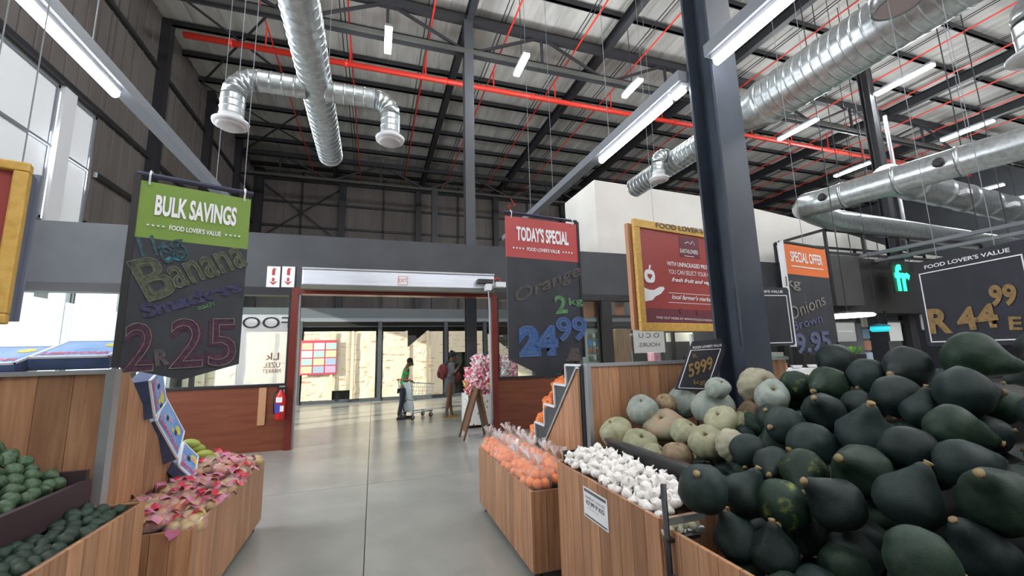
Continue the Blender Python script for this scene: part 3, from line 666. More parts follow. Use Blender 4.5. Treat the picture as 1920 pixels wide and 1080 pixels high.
MB().ball(P(-.165, 0, .66), .05, .11, .11, 12, 8).build('front_pocket', mat('maroon_cloth2', (.15, .025, .03), .8), bp, True)
for s in (-.07, .07): MB().tube([P(-.07, s, .78), P(-.01, s, .855), P(.06, s, .82), P(.085, s, .72), P(.0, s, .62), P(-.07, s, .61)], .014, 6).build('strap', M['black'], bp, True)
hb2 = thing('handbag', 'dark red bag held at the front of the woman in grey', 'bag', P(.11, 0, .6))
MB().ball(P(.115, -.02, .6), .11, .07, .15, 14, 10).build('pouch', mat('darkred_bag', (.17, .025, .03), .5), hb2, True)
MB().tube([P(.08, -.03, .68), P(.09, -.05, .72), P(.12, -.03, .68)], .012, 6).build('handle', M['black'], hb2, True)
ph = MB().bar(P(.155, 0, .775), P(.2, 0, .82), .08, .012).build('phone', M['black'], None, bevel=.003); tag(ph, 'dark phone held up by the woman in grey dress', 'phone')
# person in green shirt
gb = at(757, 780, Z=0); GH = 1.58; gy = ty+.02; gx = at(757, 740, Y=gy).x-.02
C, P = body_chain((gx, gy, 0), GH, .05, ((.0, .64), (.085, .60, .10)), ((-.01, .64), (.06, .62, .10)), ((.03, .28), (.04, .045)), ((-.02, .285), (-.07, .045)), headf=.06, look=-1)
gr = thing('person', 'person in bright green shirt and dark trousers pushing the shopping trolley', 'person', (gx, gy, 0))
go = skinned('body', C, M['skin'], gr); face(go, P, .05, .06)
skinned('shirt', [(P(0, 0, .53), (.1*GH, .072*GH), -1), (P(.015, 0, .60), (.09*GH, .068*GH), 0), (P(.035, 0, .70), (.097*GH, .068*GH), 1), (P(.05, 0, .80), (.093*GH, .062*GH), 2), (P(.052, 0, .832), .045*GH, 3),
    (P(.05, .1, .805), .043*GH, 3), (P(.045, .12, .71), .036*GH, 5), (P(.05, -.1, .805), .043*GH, 3), (P(.045, -.12, .71), .036*GH, 7)], mat('green_shirt', (.03, .42, .10), .7), gr)
skinned('trousers', [(P(0, 0, .53), (.098*GH, .074*GH), -1), (P(0, .052, .46), .06*GH, 0), (P(.03, .052, .28), .042*GH, 1), (P(.04, .052, .06), .03*GH, 2), (P(0, -.052, .46), .06*GH, 0), (P(-.02, -.052, .285), .042*GH, 4), (P(-.07, -.052, .06), .03*GH, 5)], mat('dark_jeans', (.03, .04, .06), .8), gr)
MB().ball(P(.105, 0, .95), .082, .08, .085, 14, 10).build('hair', M['hair'], gr, True)
for s, fx in ((.055, .04), (-.055, -.07)): MB().box(P(fx, 0, 0).x-.05, P(fx, 0, 0).x+.19, gy+s*GH-.045, gy+s*GH+.045, 0, .06).build('shoe', M['black'], gr, bevel=.015)
# third person, mostly hidden by the snack display
q = at(888, 690, Y=11.2); TH = 1.6
C, P = body_chain((q.x+.05, 11.2, 0), TH, .03, ((.02, .64), (.12, .66, .09)), ((.0, .64), (.1, .62, .09)), ((.015, .285), (.02, .045)), ((-.02, .285), (-.03, .045)))
pr = thing('person', 'person in dark blue and green top behind the piled snack bags', 'person', (q.x+.05, 11.2, 0))
po_ = skinned('body', C, M['skin'], pr); face(po_, P, .03, .05)
skinned('jacket', [(P(0, 0, .5), (.1*TH, .075*TH), -1), (P(.01, 0, .60), (.09*TH, .07*TH), 0), (P(.02, 0, .70), (.1*TH, .07*TH), 1), (P(.03, 0, .80), (.095*TH, .064*TH), 2),
    (P(.03, .1, .805), .044*TH, 3), (P(.05, .125, .66), .034*TH, 4), (P(.03, -.1, .805), .044*TH, 3), (P(.03, -.125, .66), .034*TH, 6)], mat('navy_top', (.02, .03, .06), .8), pr)
skinned('trousers', [(P(0, 0, .53), (.098*TH, .074*TH), -1), (P(0, .052, .46), .06*TH, 0), (P(.015, .052, .28), .042*TH, 1), (P(.02, .052, .04), .03*TH, 2), (P(0, -.052, .46), .06*TH, 0), (P(-.02, -.052, .285), .042*TH, 4), (P(-.03, -.052, .04), .03*TH, 5)], mat('green_trs', (.03, .15, .07), .8), pr)
MB().ball(P(.08, 0, .955), .085, .085, .085, 14, 10).build('hair', M['hair'], pr, True)
MB().ball(P(.07, 0, .995), .07, .07, .045, 14, 8).build('cap', mat('pink_cap', (.6, .25, .25), .8), pr, True)

# snack display behind the door frame
sb = at(872, 800, Z=0); bx0 = sb.x+.02; by0 = 9.45
db = thing('snack_bin', 'white patterned cardboard display bin full of snack bags beyond the door', 'display bin', (bx0+.6, by0+.4, 0))
pat_, nt, p = nodes('floral_card'); L = nt.links.new
tc = nd(nt, 'ShaderNodeTexCoord'); vo = nd(nt, 'ShaderNodeTexVoronoi', Scale=9); L(tc.outputs['Object'], vo.inputs['Vector'])
cr = nd(nt, 'ShaderNodeValToRGB'); E = cr.color_ramp.elements; E[0].position = .22; E[0].color = (.3, .45, .1, 1); E[1].position = .3; E[1].color = (.8, .8, .78, 1)
e3 = cr.color_ramp.elements.new(.1); e3.color = (.6, .1, .2, 1)
L(vo.outputs['Distance'], cr.inputs[0]); L(cr.outputs[0], p.inputs['Base Color'])
MB().box(bx0, bx0+.02, by0, by0+.8, .04, .72).box(bx0, bx0+1.3, by0, by0+.02, .04, .72).box(bx0+1.28, bx0+1.3, by0, by0+.8, .04, .72).box(bx0, bx0+1.3, by0+.78, by0+.8, .04, .72).box(bx0, bx0+1.3, by0, by0+.8, .04, .06).build('card_box', pat_, db)
for a in (0, 1.2):
    for b in (0, .7): MB().box(bx0+a, bx0+a+.1, by0+b, by0+b+.1, 0, .04).build('foot', M['black'], db)
def pouch_mesh(name, mats, w=.2, h=.28, d=.09):
    mb = MB(); n, k = 10, 8; vs = []
    for side in (1, -1):
        for i in range(n+1):
            for j in range(k+1):
                u = i/n*2-1; v = j/k*2-1
                z = side*d/2*(max(0, 1-u**4)*max(0, 1-v**4))**.6
                x = u*w/2*(1-.06*(1-v*v)); y = v*h/2; z += .012*noise.noise(Vector((x*25, y*25, side*3)))*(1-v**2)
                vs.append((x, z, y))
    N = (n+1)*(k+1)
    fs = [(i*(k+1)+j, (i+1)*(k+1)+j, (i+1)*(k+1)+j+1, i*(k+1)+j+1) for i in range(n) for j in range(k)]
    mb.add(vs, fs + [tuple(N+a for a in f[::-1]) for f in fs]); return mb.mesh(name, mats, True)
snack = [pouch_mesh('snack_bag', mat('foil_%d' % i, c, .3, .2, col2=c2, scale=14, lo=.5, hi=.54)) for i, (c, c2) in enumerate((((.55, .04, .1), (.85, .75, .75)), ((.7, .2, .05), (.8, .7, .3)), ((.75, .75, .75), (.6, .1, .15)), ((.6, .12, .2), (.85, .6, .6))))]
rng = random.Random(3); n = 0
for lay in range(9):
    for i in range(6):
        for j in range(2):
            hx = bx0+.12+i*.2; lim = .72+.85*min(1, max(0, (hx-bx0-.02)/.32+.25))
            z = .72+lay*.095
            if z > lim: continue
            o = bpy.data.objects.new('snack_bag', snack[rng.randrange(4) if lay < 5 and i < 3 else rng.choice((0, 3, 2))]); COL.objects.link(o)
            o.location = (hx+rng.uniform(-.03, .03), by0+.15+j*.42+rng.uniform(-.04, .04), z); o.rotation_euler = (rng.uniform(-.9, .3), rng.uniform(-.6, .6), rng.uniform(-.5, .5))
            tag(o, 'shiny red, pink and white snack bag in the pile beyond the door frame', 'snack bag', 'piled snack bags'); n += 1
# A-frame stand in the doorway
af = thing('a_frame_board', 'dark wooden A-frame pavement board standing in the doorway', 'sign stand', (2.05, 8.45, 0))
ya = 8.42; xa = at(893, 735, Y=ya).x; xl = at(867, 822, Y=ya).x; xr = at(912, 822, Y=ya).x; za = .93
ww = mat('dark_stained', (.12, .05, .02), .5)
for x in (xl, xr):
    s = 1 if x > xa else -1
    q = MB().prism([(x, ya-.25, 0), (x+s*.035, ya-.25, 0), (xa+s*.04, ya-.25, za), (xa+s*.005, ya-.25, za)], (0, .06, 0)).prism([(x, ya+.19, 0), (x+s*.035, ya+.19, 0), (xa+s*.04, ya+.19, za), (xa+s*.005, ya+.19, za)], (0, .06, 0))
    q.prism([(x+(xa-x)*.15, ya-.2, za*.15), (x+(xa-x)*.15+s*.02, ya-.2, za*.15), (xa+s*.025, ya-.2, za*.96), (xa+s*.005, ya-.2, za*.96)], (0, .4, 0))
    q.build('leg_board', ww, af)
MB().box(xa-.03, xa+.03, ya-.25, ya+.25, za-.03, za+.02).build('hinge_rail', ww, af)

# ================================================================= HANGING SIGNS
class Board:
    """a flat board in the plane through a (left) and b (right) end points; local x right, z up, front -y"""
    def __init__(s, name, lab, a, b, z0, z1, cat='sign', group=None):
        a = Vector(a); b = Vector(b); s.c = (a+b)/2; s.c.z = (z0+z1)/2; d = b-a; d.z = 0; s.w = d.length; s.h = z1-z0
        s.rz = math.atan2(d.y, d.x); s.t = thing(name, lab, cat, s.c, group, s.rz, local=True)
        s.n = Vector((math.sin(s.rz), -math.cos(s.rz), 0)); s.x = d.normalized()
    def loc(s, px, py):
        d = ray(px, py); k = (s.c-CO).dot(s.n)/d.dot(s.n); p = CO+d*k-s.c; return p.dot(s.x), p.z
    def pt(s, px, py, y=0): u, v = s.loc(px, py); return (u, y, v)
    def txt(s, str_, pl, pr, h, mt, **k):
        """lettering whose left and right middle fall at the two given picture points"""
        u0, v0 = s.loc(*pl); u1, v1 = s.loc(*pr); L = math.hypot(u1-u0, v1-v0)
        return text(s.t, str_, (u0+u1)/2, (v0+v1)/2, h, mt, w=L, ang=math.atan2(v1-v0, u1-u0), **k)
def chalk(name, c, a=.35):
    return mat(name, c, .85, col2=tuple(v*a for v in c), scale=40, detail=3, lo=.3, hi=.75)
CH_G = chalk('chalk_olive', (.10, .115, .075)); CH_P = chalk('chalk_purple', (.085, .032, .065)); CH_B = chalk('chalk_blue', (.05, .13, .36), .5)
CH_T = chalk('chalk_teal', (.05, .11, .13)); CH_V = chalk('chalk_violet', (.055, .055, .13)); CH_LG = chalk('chalk_green', (.12, .3, .13))
CH_O = chalk('chalk_ochre', (.30, .19, .075), .6); CH_W = chalk('chalk_white', (.22, .23, .19), .3); CH_GR = chalk('chalk_mauve', (.12, .10, .10)); CH_Y = chalk('chalk_yellow', (.30, .29, .2), .4)
def banner(lab, tl, tr, bl, br, tip, Ya, Yb, head_px, hm, title, sub, hooks=True):
    a = at(*tl, Y=Ya); b = at(*tr, Y=Yb); z1 = (a.z+b.z)/2; z0 = (at(*bl, Y=Ya).z+at(*br, Y=Yb).z)/2
    B = Board('hanging_banner', lab, a, b, z0, z1); w, h = B.w/2, B.h/2; B.hw = w
    zt = z0-(z0-B.c.z)+0
    tipz = B.loc(*tip)[1]; hz = B.loc(*head_px)[1]
    MB().prism([(-w, 0, hz), (w, 0, hz), (w, 0, -h), (0, 0, tipz), (-w, 0, -h)], (0, .018, 0)).build('chalk_panel', M['chalk'], B.t)
    MB().box(-w, w, 0, .018, hz, h-.01).build('header_panel', hm, B.t)
    MB().box(-w-.03, -w, -.005, .05, -h, h+.02).build('side_frame', M['black'], B.t) if Ya < 3 else MB().box(w, w+.03, -.005, .05, -h, h+.02).build('side_frame', M['black'], B.t)
    MB().tube([(-w-.02, .01, h+.03), (w+.01, .01, h+.03)], .016, 8).build('hanging_rail', mat('rail_navy', (.03, .03, .07), .4), B.t)
    for s in (-1, 1): MB().tube([(s*w*.86, -.005, h-.03), (s*w*.86, -.022, h+.02), (s*w*.86, .01, h+.055), (s*w*.86+.02, .02, h+.03)], .005, 6).build('hook', M['white_metal'], B.t)
    Bz = hz+(h-hz)*.58
    text(B.t, title, 0, Bz, (h-hz)*.36, M['white'], w*1.46, bold=.035)
    text(B.t, sub, 0, hz+(h-hz)*.22, (h-hz)*.09, M['white'], w*.92, bold=.02)
    for s in (-1, 1):
        for k in range(4):
            cx = s*(w*.56+k*w*.085); cz = hz+(h-hz)*.22; r1 = w*.032
            MB().prism([(cx+(r1 if i % 2 == 0 else r1*.42)*math.sin(PI*i/5), -.006, cz+(r1 if i % 2 == 0 else r1*.42)*math.cos(PI*i/5)) for i in range(10)], (0, .004, 0)).build('star', M['white'], B.t)
    return B
def wire(B, x, top=None):
    MB().tube([(x, .01, B.h/2+.03), (x, .01, (top or ZR)-B.c.z)], .0028, 5).build('hanging_wire', M['beam_grey'], B.t)
B = banner('green-headed BULK SAVINGS chalk banner with banana price', (264, 345), (472, 362), (214, 690), (443, 682), (325, 713), 2.72, 2.9, (268, 445), M['green_print'], 'BULK SAVINGS', "FOOD LOVER'S VALUE")
wire(B, .22)
B.txt('1kg', (262, 470), (345, 460), .15, CH_T, name='chalk_lettering'); B.txt('oo', (300, 478), (352, 472), .11, CH_T, name='chalk_lettering'); B.txt('~', (310, 487), (350, 484), .03, mat('chalk_cyan', (.05, .18, .26), .8), name='chalk_lettering')
B.txt('B', (258, 530), (318, 512), .24, CH_G, y=-.004, bold=.03, name='chalk_lettering'); B.txt('B', (258, 530), (318, 512), .24, CH_W, y=-.008, outline=.0018, name='chalk_outline')
B.txt('anana', (320, 523), (458, 480), .13, CH_G, y=-.004, bold=.03, name='chalk_lettering'); B.txt('anana', (320, 523), (458, 480), .13, CH_W, y=-.008, outline=.0013, name='chalk_outline')
B.txt('Smackers', (265, 585), (450, 535), .08, CH_V, bold=.05, name='chalk_lettering'); B.txt('each', (370, 578), (400, 568), .03, CH_LG, name='chalk_lettering')
for s, a, b_, h in (('2', (232, 652), (290, 650), .26), ('25', (318, 645), (443, 640), .28)):
    B.txt(s, a, b_, h, CH_P, y=-.004, bold=.05, name='chalk_lettering'); B.txt(s, a, b_, h, CH_Y, y=-.008, outline=.0018, bold=0, name='chalk_outline')
B.txt('R', (290, 672), (318, 668), .09, CH_GR, bold=.05, name='chalk_lettering')
B = banner("red-headed TODAY'S SPECIAL chalk banner with orange price", (948, 408), (1080, 414), (961, 674), (1096, 669), (1043, 709), 3.86, 3.96, (952, 481), M['red_print'], "TODAY'S SPECIAL", "FOOD LOVER'S VALUE")
wire(B, -.13); MB().tube([(-.33, .01, .75), (-.4, .0, .82), (-.3, .02, .84), (-.36, 0, .9)], .006, 5).build('loose_string', M['red_pipe'], B.t)
B.txt('Orange', (966, 560), (1088, 508), .17, CH_GR, shear=.3, bold=.01, name='chalk_lettering'); B.txt('Orange', (966, 560), (1088, 508), .17, CH_W, y=-.009, outline=.0012, shear=.3, name='chalk_outline')
B.txt('2', (1040, 572), (1062, 570), .19, CH_LG, bold=.03, name='chalk_lettering'); B.txt('kg', (1066, 568), (1092, 566), .1, CH_LG, bold=.02, name='chalk_lettering')
B.txt('24', (972, 640), (1046, 638), .31, CH_B, bold=.085, name='chalk_lettering'); B.txt('24', (974, 640), (1042, 638), .30, CH_Y, y=-.009, outline=.002, name='chalk_outline')
B.txt('99', (1042, 618), (1100, 616), .26, CH_B, bold=.04, name='chalk_lettering'); B.txt('99', (1044, 618), (1098, 616), .25, CH_Y, y=-.009, outline=.002, name='chalk_outline')
MB().prism([B.pt(1060, 678, -.006), B.pt(1090, 676, -.006), B.pt(1084, 652, -.006), B.pt(1070, 652, -.006)], (0, .004, 0)).build('chalk_patch', CH_GR, B.t)
# special offer banner further right
a = at(1467, 456, D=4.2); b = at(1547, 472, D=4.55)
B = Board('hanging_banner', 'orange-headed SPECIAL OFFER chalk banner right of the big column', a, b, at(1490, 650, D=4.2).z, a.z); w, h = B.w/2, B.h/2
hz = B.loc(1475, 513)[1]
MB().prism([(-w, 0, hz), (w, 0, hz), (w, 0, -h+.05), (w*.2, 0, -h-.14), (-w, 0, -h)], (0, .018, 0)).build('chalk_panel', M['chalk'], B.t)
MB().box(-w, w, -.002, .02, hz, h).build('header_panel', M['orange_print'], B.t)
MB().box(-w-.02, -w, -.01, .04, -h, h+.03).build('side_frame', M['white_metal'], B.t); MB().box(-w-.02, w, -.005, .03, h+.01, h+.03).build('hanging_rail', M['black'], B.t); wire(B, 0)
text(B.t, 'SPECIAL OFFER', 0, (h+hz)/2+.03, .11, M['white'], w*1.5, bold=.02); MB().box(-w*.75, w*.75, -.006, 0, hz+.08, hz+.09).build('rule', M['white'], B.t)
CH_S = chalk('chalk_soft', (.24, .22, .2), .5); CH_SV = chalk('chalk_soft_blue', (.12, .14, .26), .5)
B.txt('kg', (1472, 530), (1500, 535), .13, CH_S, bold=.02, name='chalk_lettering'); B.txt('Onions', (1478, 590), (1545, 560), .13, CH_S, bold=.01, name='chalk_lettering'); B.txt('Brown', (1485, 612), (1540, 596), .09, CH_SV, bold=.01, name='chalk_lettering')
B.txt('9.95', (1490, 645), (1556, 638), .2, CH_SV, bold=.03, name='chalk_lettering')
# framed poster
a = at(1185, 412, Y=4.55); b0 = at(1345, 436, Y=4.85); b = a+(b0-a)*1.25
z0 = at(1196, 621, Y=4.55).z
B = Board('framed_poster', 'red poster in a golden frame about unpackaged produce, behind the big column', a, b, z0, (a.z+b0.z)/2); w, h = B.w/2, B.h/2; fw = .1
for q, (x0, x1, y0, y1) in enumerate(((-w, w, h-fw*1.1, h), (-w, w, -h, -h+fw*1.1), (-w, -w+fw, -h+fw*1.1, h-fw*1.1), (w-fw, w, -h+fw*1.1, h-fw*1.1))):
    MB().box(x0, x1, -.03, .02, y0, y1).build('frame_rail', M['gold'], B.t, bevel=.006)
MB().box(-w+fw, w-fw, -.005, .01, -h+.3, h-.1).build('print_panel', M['maroon'], B.t); MB().box(-w+fw, w-fw, -.005, .01, -h+.1, -h+.3).build('print_footer', M['darkmaroon'], B.t)
MB().box(-w-.04, w-.05, .05, .11, -h+.02, h-.05).build('back_board', mat('board_edge', (.45, .22, .12), .6), B.t)
for x in (-w*.6, w*.6): MB().tube([(x, .03, h), (x, .03, ZR-B.c.z)], .0028, 5).build('hanging_wire', M['beam_grey'], B.t)
B.txt("FOOD LOVER'S VALUE", (1226, 423), (1352, 440), .075, M['steel_black'], y=-.036, bold=.015)
MB().box(*sorted((B.loc(1272, 450)[0], B.loc(1308, 450)[0])), -.009, -.005, B.loc(1290, 483)[1], B.loc(1290, 446)[1]).build('badge', M['darkmaroon'], B.t)
B.txt('EARTHLOVERS', (1274, 470), (1307, 474), .06, M['white'], y=-.012, bold=.01)
u, v = B.loc(1291, 458); MB().tube([(u-.1, -.012, v), (u-.03, -.012, v+.03), (u+.03, -.012, v), (u+.07, -.012, v+.05), (u+.11, -.012, v-.01)], .006, 5).build('emblem_line', M['white'], B.t)
u, v = B.loc(1291, 481); MB().box(u-.1, u+.1, -.012, -.008, v-.004, v+.004).build('emblem_rule', M['white'], B.t)
for s, l, r_, hh, kw in (('WITH UNPACKAGED PRODUCE', (1249, 494), (1340, 503), .062, dict(bold=.02)), ('YOU CAN SELECT YOUR OWN', (1252, 509), (1340, 517), .062, {}),
                     ('fresh fruit and veg', (1258, 525), (1332, 532), .075, dict(shear=.4, bold=.02)), ("local farmer's market", (1258, 556), (1335, 562), .065, dict(shear=.4, bold=.01)), ('FIND OUT MORE AT WWW.FOODLOVERSMARKET', (1230, 595), (1348, 602), .03, {})):
    B.txt(s, l, r_, hh, M['white'], y=-.012, **kw)
for py in (550, 568): u0, v0 = B.loc(1253, py-1); u1, v1 = B.loc(1343, py+4); MB().bar((u0, -.008, v0), (u1, -.008, v0), .004, .006).build('rule', M['white'], B.t)
for px, py in ((1276, 583), (1308, 586)): u, v = B.loc(px, py); MB().prism([(u+.04*math.cos(i*PI/3), -.012, v+.04*math.sin(i*PI/3)) for i in range(6)], (0, .005, 0)).build('faint_mark', M['darkmaroon'], B.t)
u, v = B.loc(1217, 518)
ap = [(u+.105*(1+.08*math.cos(2*t_))*math.sin(t_)*1.0, -.012, v+.10*math.cos(t_)*(1-.12*math.cos(t_)**8)) for t_ in [2*PI*i/28 for i in range(28)]]
MB().prism(ap, (0, .006, 0)).build('apple_symbol', M['white'], B.t)
MB().prism([(u-.01, -.012, v+.09), (u+.015, -.012, v+.09), (u+.035, -.012, v+.15), (u+.01, -.012, v+.155)], (0, .006, 0)).build('apple_stalk', M['white'], B.t)
MB().prism([(u+.042*math.sin(t_)**3, -.016, v+.04*(13*math.cos(t_)-5*math.cos(2*t_)-2*math.cos(3*t_)-math.cos(4*t_))/15) for t_ in [2*PI*i/24 for i in range(24)]], (0, .006, 0)).build('heart_symbol', M['maroon'], B.t)
MB().prism([B.pt(*q, -.012) for q in ((1204, 538), (1215, 543), (1225, 544), (1236, 538), (1243, 538), (1245, 542), (1238, 551), (1228, 556), (1222, 563), (1210, 565), (1205, 562))], (0, .006, 0)).build('hand_symbol', M['white'], B.t)
# golden framed sign cut by the left edge
a = at(-75, 305, Y=2.14); b = at(62, 311, Y=2.2)
B = Board('framed_poster', 'maroon poster in a thick golden frame at the far left edge', a, b, at(44, 608, Y=2.2).z, at(66, 311, Y=2.2).z); w, h = B.w/2, B.h/2
for (x0, x1, y0, y1) in ((-w, w, h-.04, h), (-w, w, -h, -h+.04), (-w, -w+.06, -h+.04, h-.04), (w-.045, w, -h+.04, h-.04)):
    MB().box(x0, x1, -.03, .02, y0, y1).build('frame_rail', M['gold'], B.t, bevel=.006)
MB().box(-w+.06, w-.045, -.005, .01, -h+.04, h-.04).build('print_panel', M['maroon'], B.t)
MB().box(-w, w-.01, .02, .11, -h+.02, h-.02).build('back_board', mat('slate_edge', (.10, .12, .17), .5), B.t); MB().box(-w, w, .115, .135, -h+.02, h).build('rear_frame', mat('slate_edge2', (.16, .18, .24), .5), B.t)
for x in (-w*.6, w*.6): MB().tube([(x, .03, h), (x, .03, ZR-B.c.z)], .0028, 5).build('hanging_wire', M['beam_grey'], B.t)
# big chalkboards at right
def chalkboard(lab, a, b, z0, z1, dz=0):
    B = Board('chalkboard_sign', lab, a, b, z0, z1); w, h = B.w/2, B.h/2; hd = min(.16, h*.3)
    mb = MB(); n = 5; P_ = []
    for cx, cz, t0 in ((w-.03, h-.03, 0), (-w+.03, h-.03, PI/2), (-w+.03, -h+.03, PI), (w-.03, -h+.03, 1.5*PI)):
        P_ += [(cx+.03*math.cos(t0+PI/2*i/n), 0, cz+.03*math.sin(t0+PI/2*i/n)) for i in range(n+1)]
    mb.prism(P_, (0, .02, 0)).build('board', M['chalk'], B.t)
    m_ = w*.1; lw = .004
    for x0, x1, y0, y1 in ((-w+m_, w-m_, h-hd, h-hd+lw*2), (-w+m_, w-m_, -h+m_*.8, -h+m_*.8+lw*2), (-w+m_, -w+m_+lw*2, -h+m_*.8, h-hd), (w-m_-lw*2, w-m_, -h+m_*.8, h-hd)):
        MB().box(x0, x1, -.004, 0, y0, y1).build('border_line', M['white'], B.t)
    text(B.t, "FOOD LOVER'S VALUE", 0, h-hd*.5, hd*.3, M['white'], w*1.5, bold=.02); return B
a = at(1712, 500, D=3.5); b = at(1915, 453, D=2.76); c_ = a+(b-a)*1.04
B = chalkboard('large black chalkboard with ochre R44.99 price at the right edge', a, c_, at(1735, 645, D=3.5).z-.02, (a.z+b.z)/2+.02)
B.txt('R', (1742, 603), (1785, 600), .20, CH_O, name='chalk_lettering', bold=.04); B.txt('44', (1795, 600), (1872, 590), .17, CH_O, name='chalk_lettering', bold=.04)
B.txt('99', (1856, 555), (1908, 552), .15, CH_O, name='chalk_lettering', bold=.04); B.txt('E', (1893, 606), (1918, 606), .09, CH_O, name='chalk_lettering', bold=.03)
for x in (-.2, .2): MB().tube([(x, .01, B.h/2), (x, .01, ZR-B.c.z)], .0025, 5).build('hanging_wire', M['beam_grey'], B.t)
a = at(1432, 530, D=3.9); b = at(1478, 543, D=3.95); a = b+(a-b)*2.2
B = chalkboard('black chalkboard with empty white outline half hidden by the big column', a, b, at(1478, 648, D=3.95).z, b.z+.02)
MB().tube([(0, .03, -B.h/2), (0, .03, -B.c.z)], .012, 6).build('stand_pole', M['black'], B.t)
a = at(1292, 648, Y=2.95); b = at(1362, 640, Y=2.95)
B = Board('price_card', 'tilted black price card above the pale pumpkins', at(1284, 690, Y=2.95), at(1350, 690, Y=2.95), 1.25, 1.66)
pm_ = [B.pt(*q) for q in ((1299, 640), (1352, 634), (1362, 650), (1335, 738), (1266, 730))]
MB().prism(pm_, (0, .012, 0)).build('card', M['chalk'], B.t)
for q0, q1 in (((1295, 657), (1351, 654)), ((1351, 654), (1325, 729)), ((1325, 729), (1272, 727)), ((1272, 727), (1295, 657))): MB().bar(B.pt(*q0, -.003), B.pt(*q1, -.003), .005, .006, up=(0, 1, 0)).build('border_line', M['white'], B.t)
B.txt("FOOD LOVER'S VALUE", (1298, 652), (1352, 647), .022, M['white'], bold=.02); B.txt('5999', (1288, 697), (1336, 679), .11, CH_O, name='chalk_lettering', shear=.25, bold=.03); B.txt('kg', (1300, 718), (1322, 716), .05, CH_O, name='chalk_lettering'); B.txt('R', (1298, 668), (1306, 666), .04, CH_O, name='chalk_lettering')
MB().tube([B.pt(1310, 735, .02), (B.pt(1310, 735)[0], .05, -.6)], .008, 6).build('stand_pole', M['black'], B.t)

# ================================================================= TIMBER DISPLAYS
PLK = {}
def planks(t, p, d, L, z0, z1, w=.105, th=.018):
    """vertical boards side by side along direction d from p; (p is the world position of the face)"""
    p = Vector(p); d = Vector(d).normalized(); n = max(1, round(L/w)); w = L/n; rz = math.atan2(d.y, d.x); key = (round(w, 4), round(z1-z0, 3))
    if key not in PLK: PLK[key] = MB().box(-w/2+.0015, w/2-.0015, -th/2, th/2, -(z1-z0)/2, (z1-z0)/2).mesh('plank', M['wood'])
    for i in range(n):
        c = p+d*(w*(i+.5)); inst('plank', PLK[key], t, Vector((c.x, c.y, (z0+z1)/2))-OFF[t.name], (0, 0, rz))
def bin_(name, lab, x0, x1, y0, y1, z0, z1, faces='LFRB', feet=True, floor_z=None):
    t = thing(name, lab, 'display bin', ((x0+x1)/2, (y0+y1)/2, 0)); k = .012
    fz = floor_z if floor_z is not None else z1-.22
    mb = MB(); mb.box(x0+k, x0+2*k, y0+k, y1-k, z0, z1-.004).box(x1-2*k, x1-k, y0+k, y1-k, z0, z1-.004).box(x0+2*k, x1-2*k, y0+k, y0+2*k, z0, z1-.004).box(x0+2*k, x1-2*k, y1-2*k, y1-k, z0, z1-.004).box(x0+2*k, x1-2*k, y0+2*k, y1-2*k, fz-.02, fz)
    mb.build('carcass', M['carcass'], t)
    if 'L' in faces: planks(t, (x0, y0, 0), (0, 1, 0), y1-y0, z0, z1)
    if 'R' in faces: planks(t, (x1, y0, 0), (0, 1, 0), y1-y0, z0, z1)
    if 'F' in faces: planks(t, (x0, y0, 0), (1, 0, 0), x1-x0, z0, z1)
    if 'B' in faces: planks(t, (x0, y1, 0), (1, 0, 0), x1-x0, z0, z1)
    if feet:
        for x in (x0+.06, x1-.06):
            for y in (y0+.08, y1-.08): MB().lathe([(0, .03), (.01, .032), (z0-.01, .025), (z0, .04)], (x, y, 0), 12).build('foot', M['black'], t)
    return t
# right aisle trough, garlic bin, squash bin
trough_r = bin_('timber_trough', 'low slatted timber trough holding bags of oranges, right of the aisle', 1.11, 1.53, 3.0, 4.58, .08, .62)
garlic_bin = bin_('timber_bin', 'slatted timber bin filled with garlic beside the aisle', 1.235, 1.62, 1.70, 2.80, .06, .86, 'LFB', floor_z=.80)
squash_bin = thing('timber_bin', 'large slatted timber bin under the squash and pumpkin pile', 'display bin', (2.4, 1.7, 0))
planks(squash_bin, (1.235, .25, 0), (0, 1, 0), 1.42, .06, .84); planks(squash_bin, (1.26, .25, 0), (1, 0, 0), 2.6, .06, .84)
def deck(x, y): return .386*x-.12*y+.479-.33
dz_ = lambda x, y: max(.35, deck(x, y))
DXX = 3.12
MB().add([(1.25, .27, dz_(1.25, .27)), (DXX, .27, dz_(DXX, .27)), (DXX, 1.68, dz_(DXX, 1.68)), (1.25, 1.68, dz_(1.25, 1.68))], [(0, 1, 2, 3)]).add([(1.64, 1.68, dz_(1.64, 1.68)), (DXX, 1.68, dz_(DXX, 1.68)), (DXX, 2.74, dz_(DXX, 2.74)), (1.64, 2.74, dz_(1.64, 2.74))], [(0, 1, 2, 3)]).build('sloping_deck', M['black'], squash_bin)
MB().box(DXX, DXX+.02, .25, 2.74, .06, 1.28).box(1.64, DXX, 2.72, 2.74, .06, .75).build('carcass', M['carcass'], squash_bin)
pumpkin_bin = thing('timber_bin', 'narrow timber bin under the rearmost pale pumpkins before the tall panel', 'display bin', (2.3, 3.0, 0))
MB().add([(1.7, 2.76, dz_(1.7, 2.76)), (2.95, 2.76, dz_(2.95, 2.76)), (2.95, 3.2, dz_(2.95, 3.2)), (1.7, 3.2, dz_(1.7, 3.2))], [(0, 1, 2, 3)]).build('sloping_deck', M['black'], pumpkin_bin)
MB().box(1.7, 1.72, 2.76, 3.24, .06, .78).box(2.93, 2.95, 2.76, 3.24, .06, 1.1).box(1.72, 2.93, 3.22, 3.24, .06, .8).build('carcass', M['carcass'], pumpkin_bin)
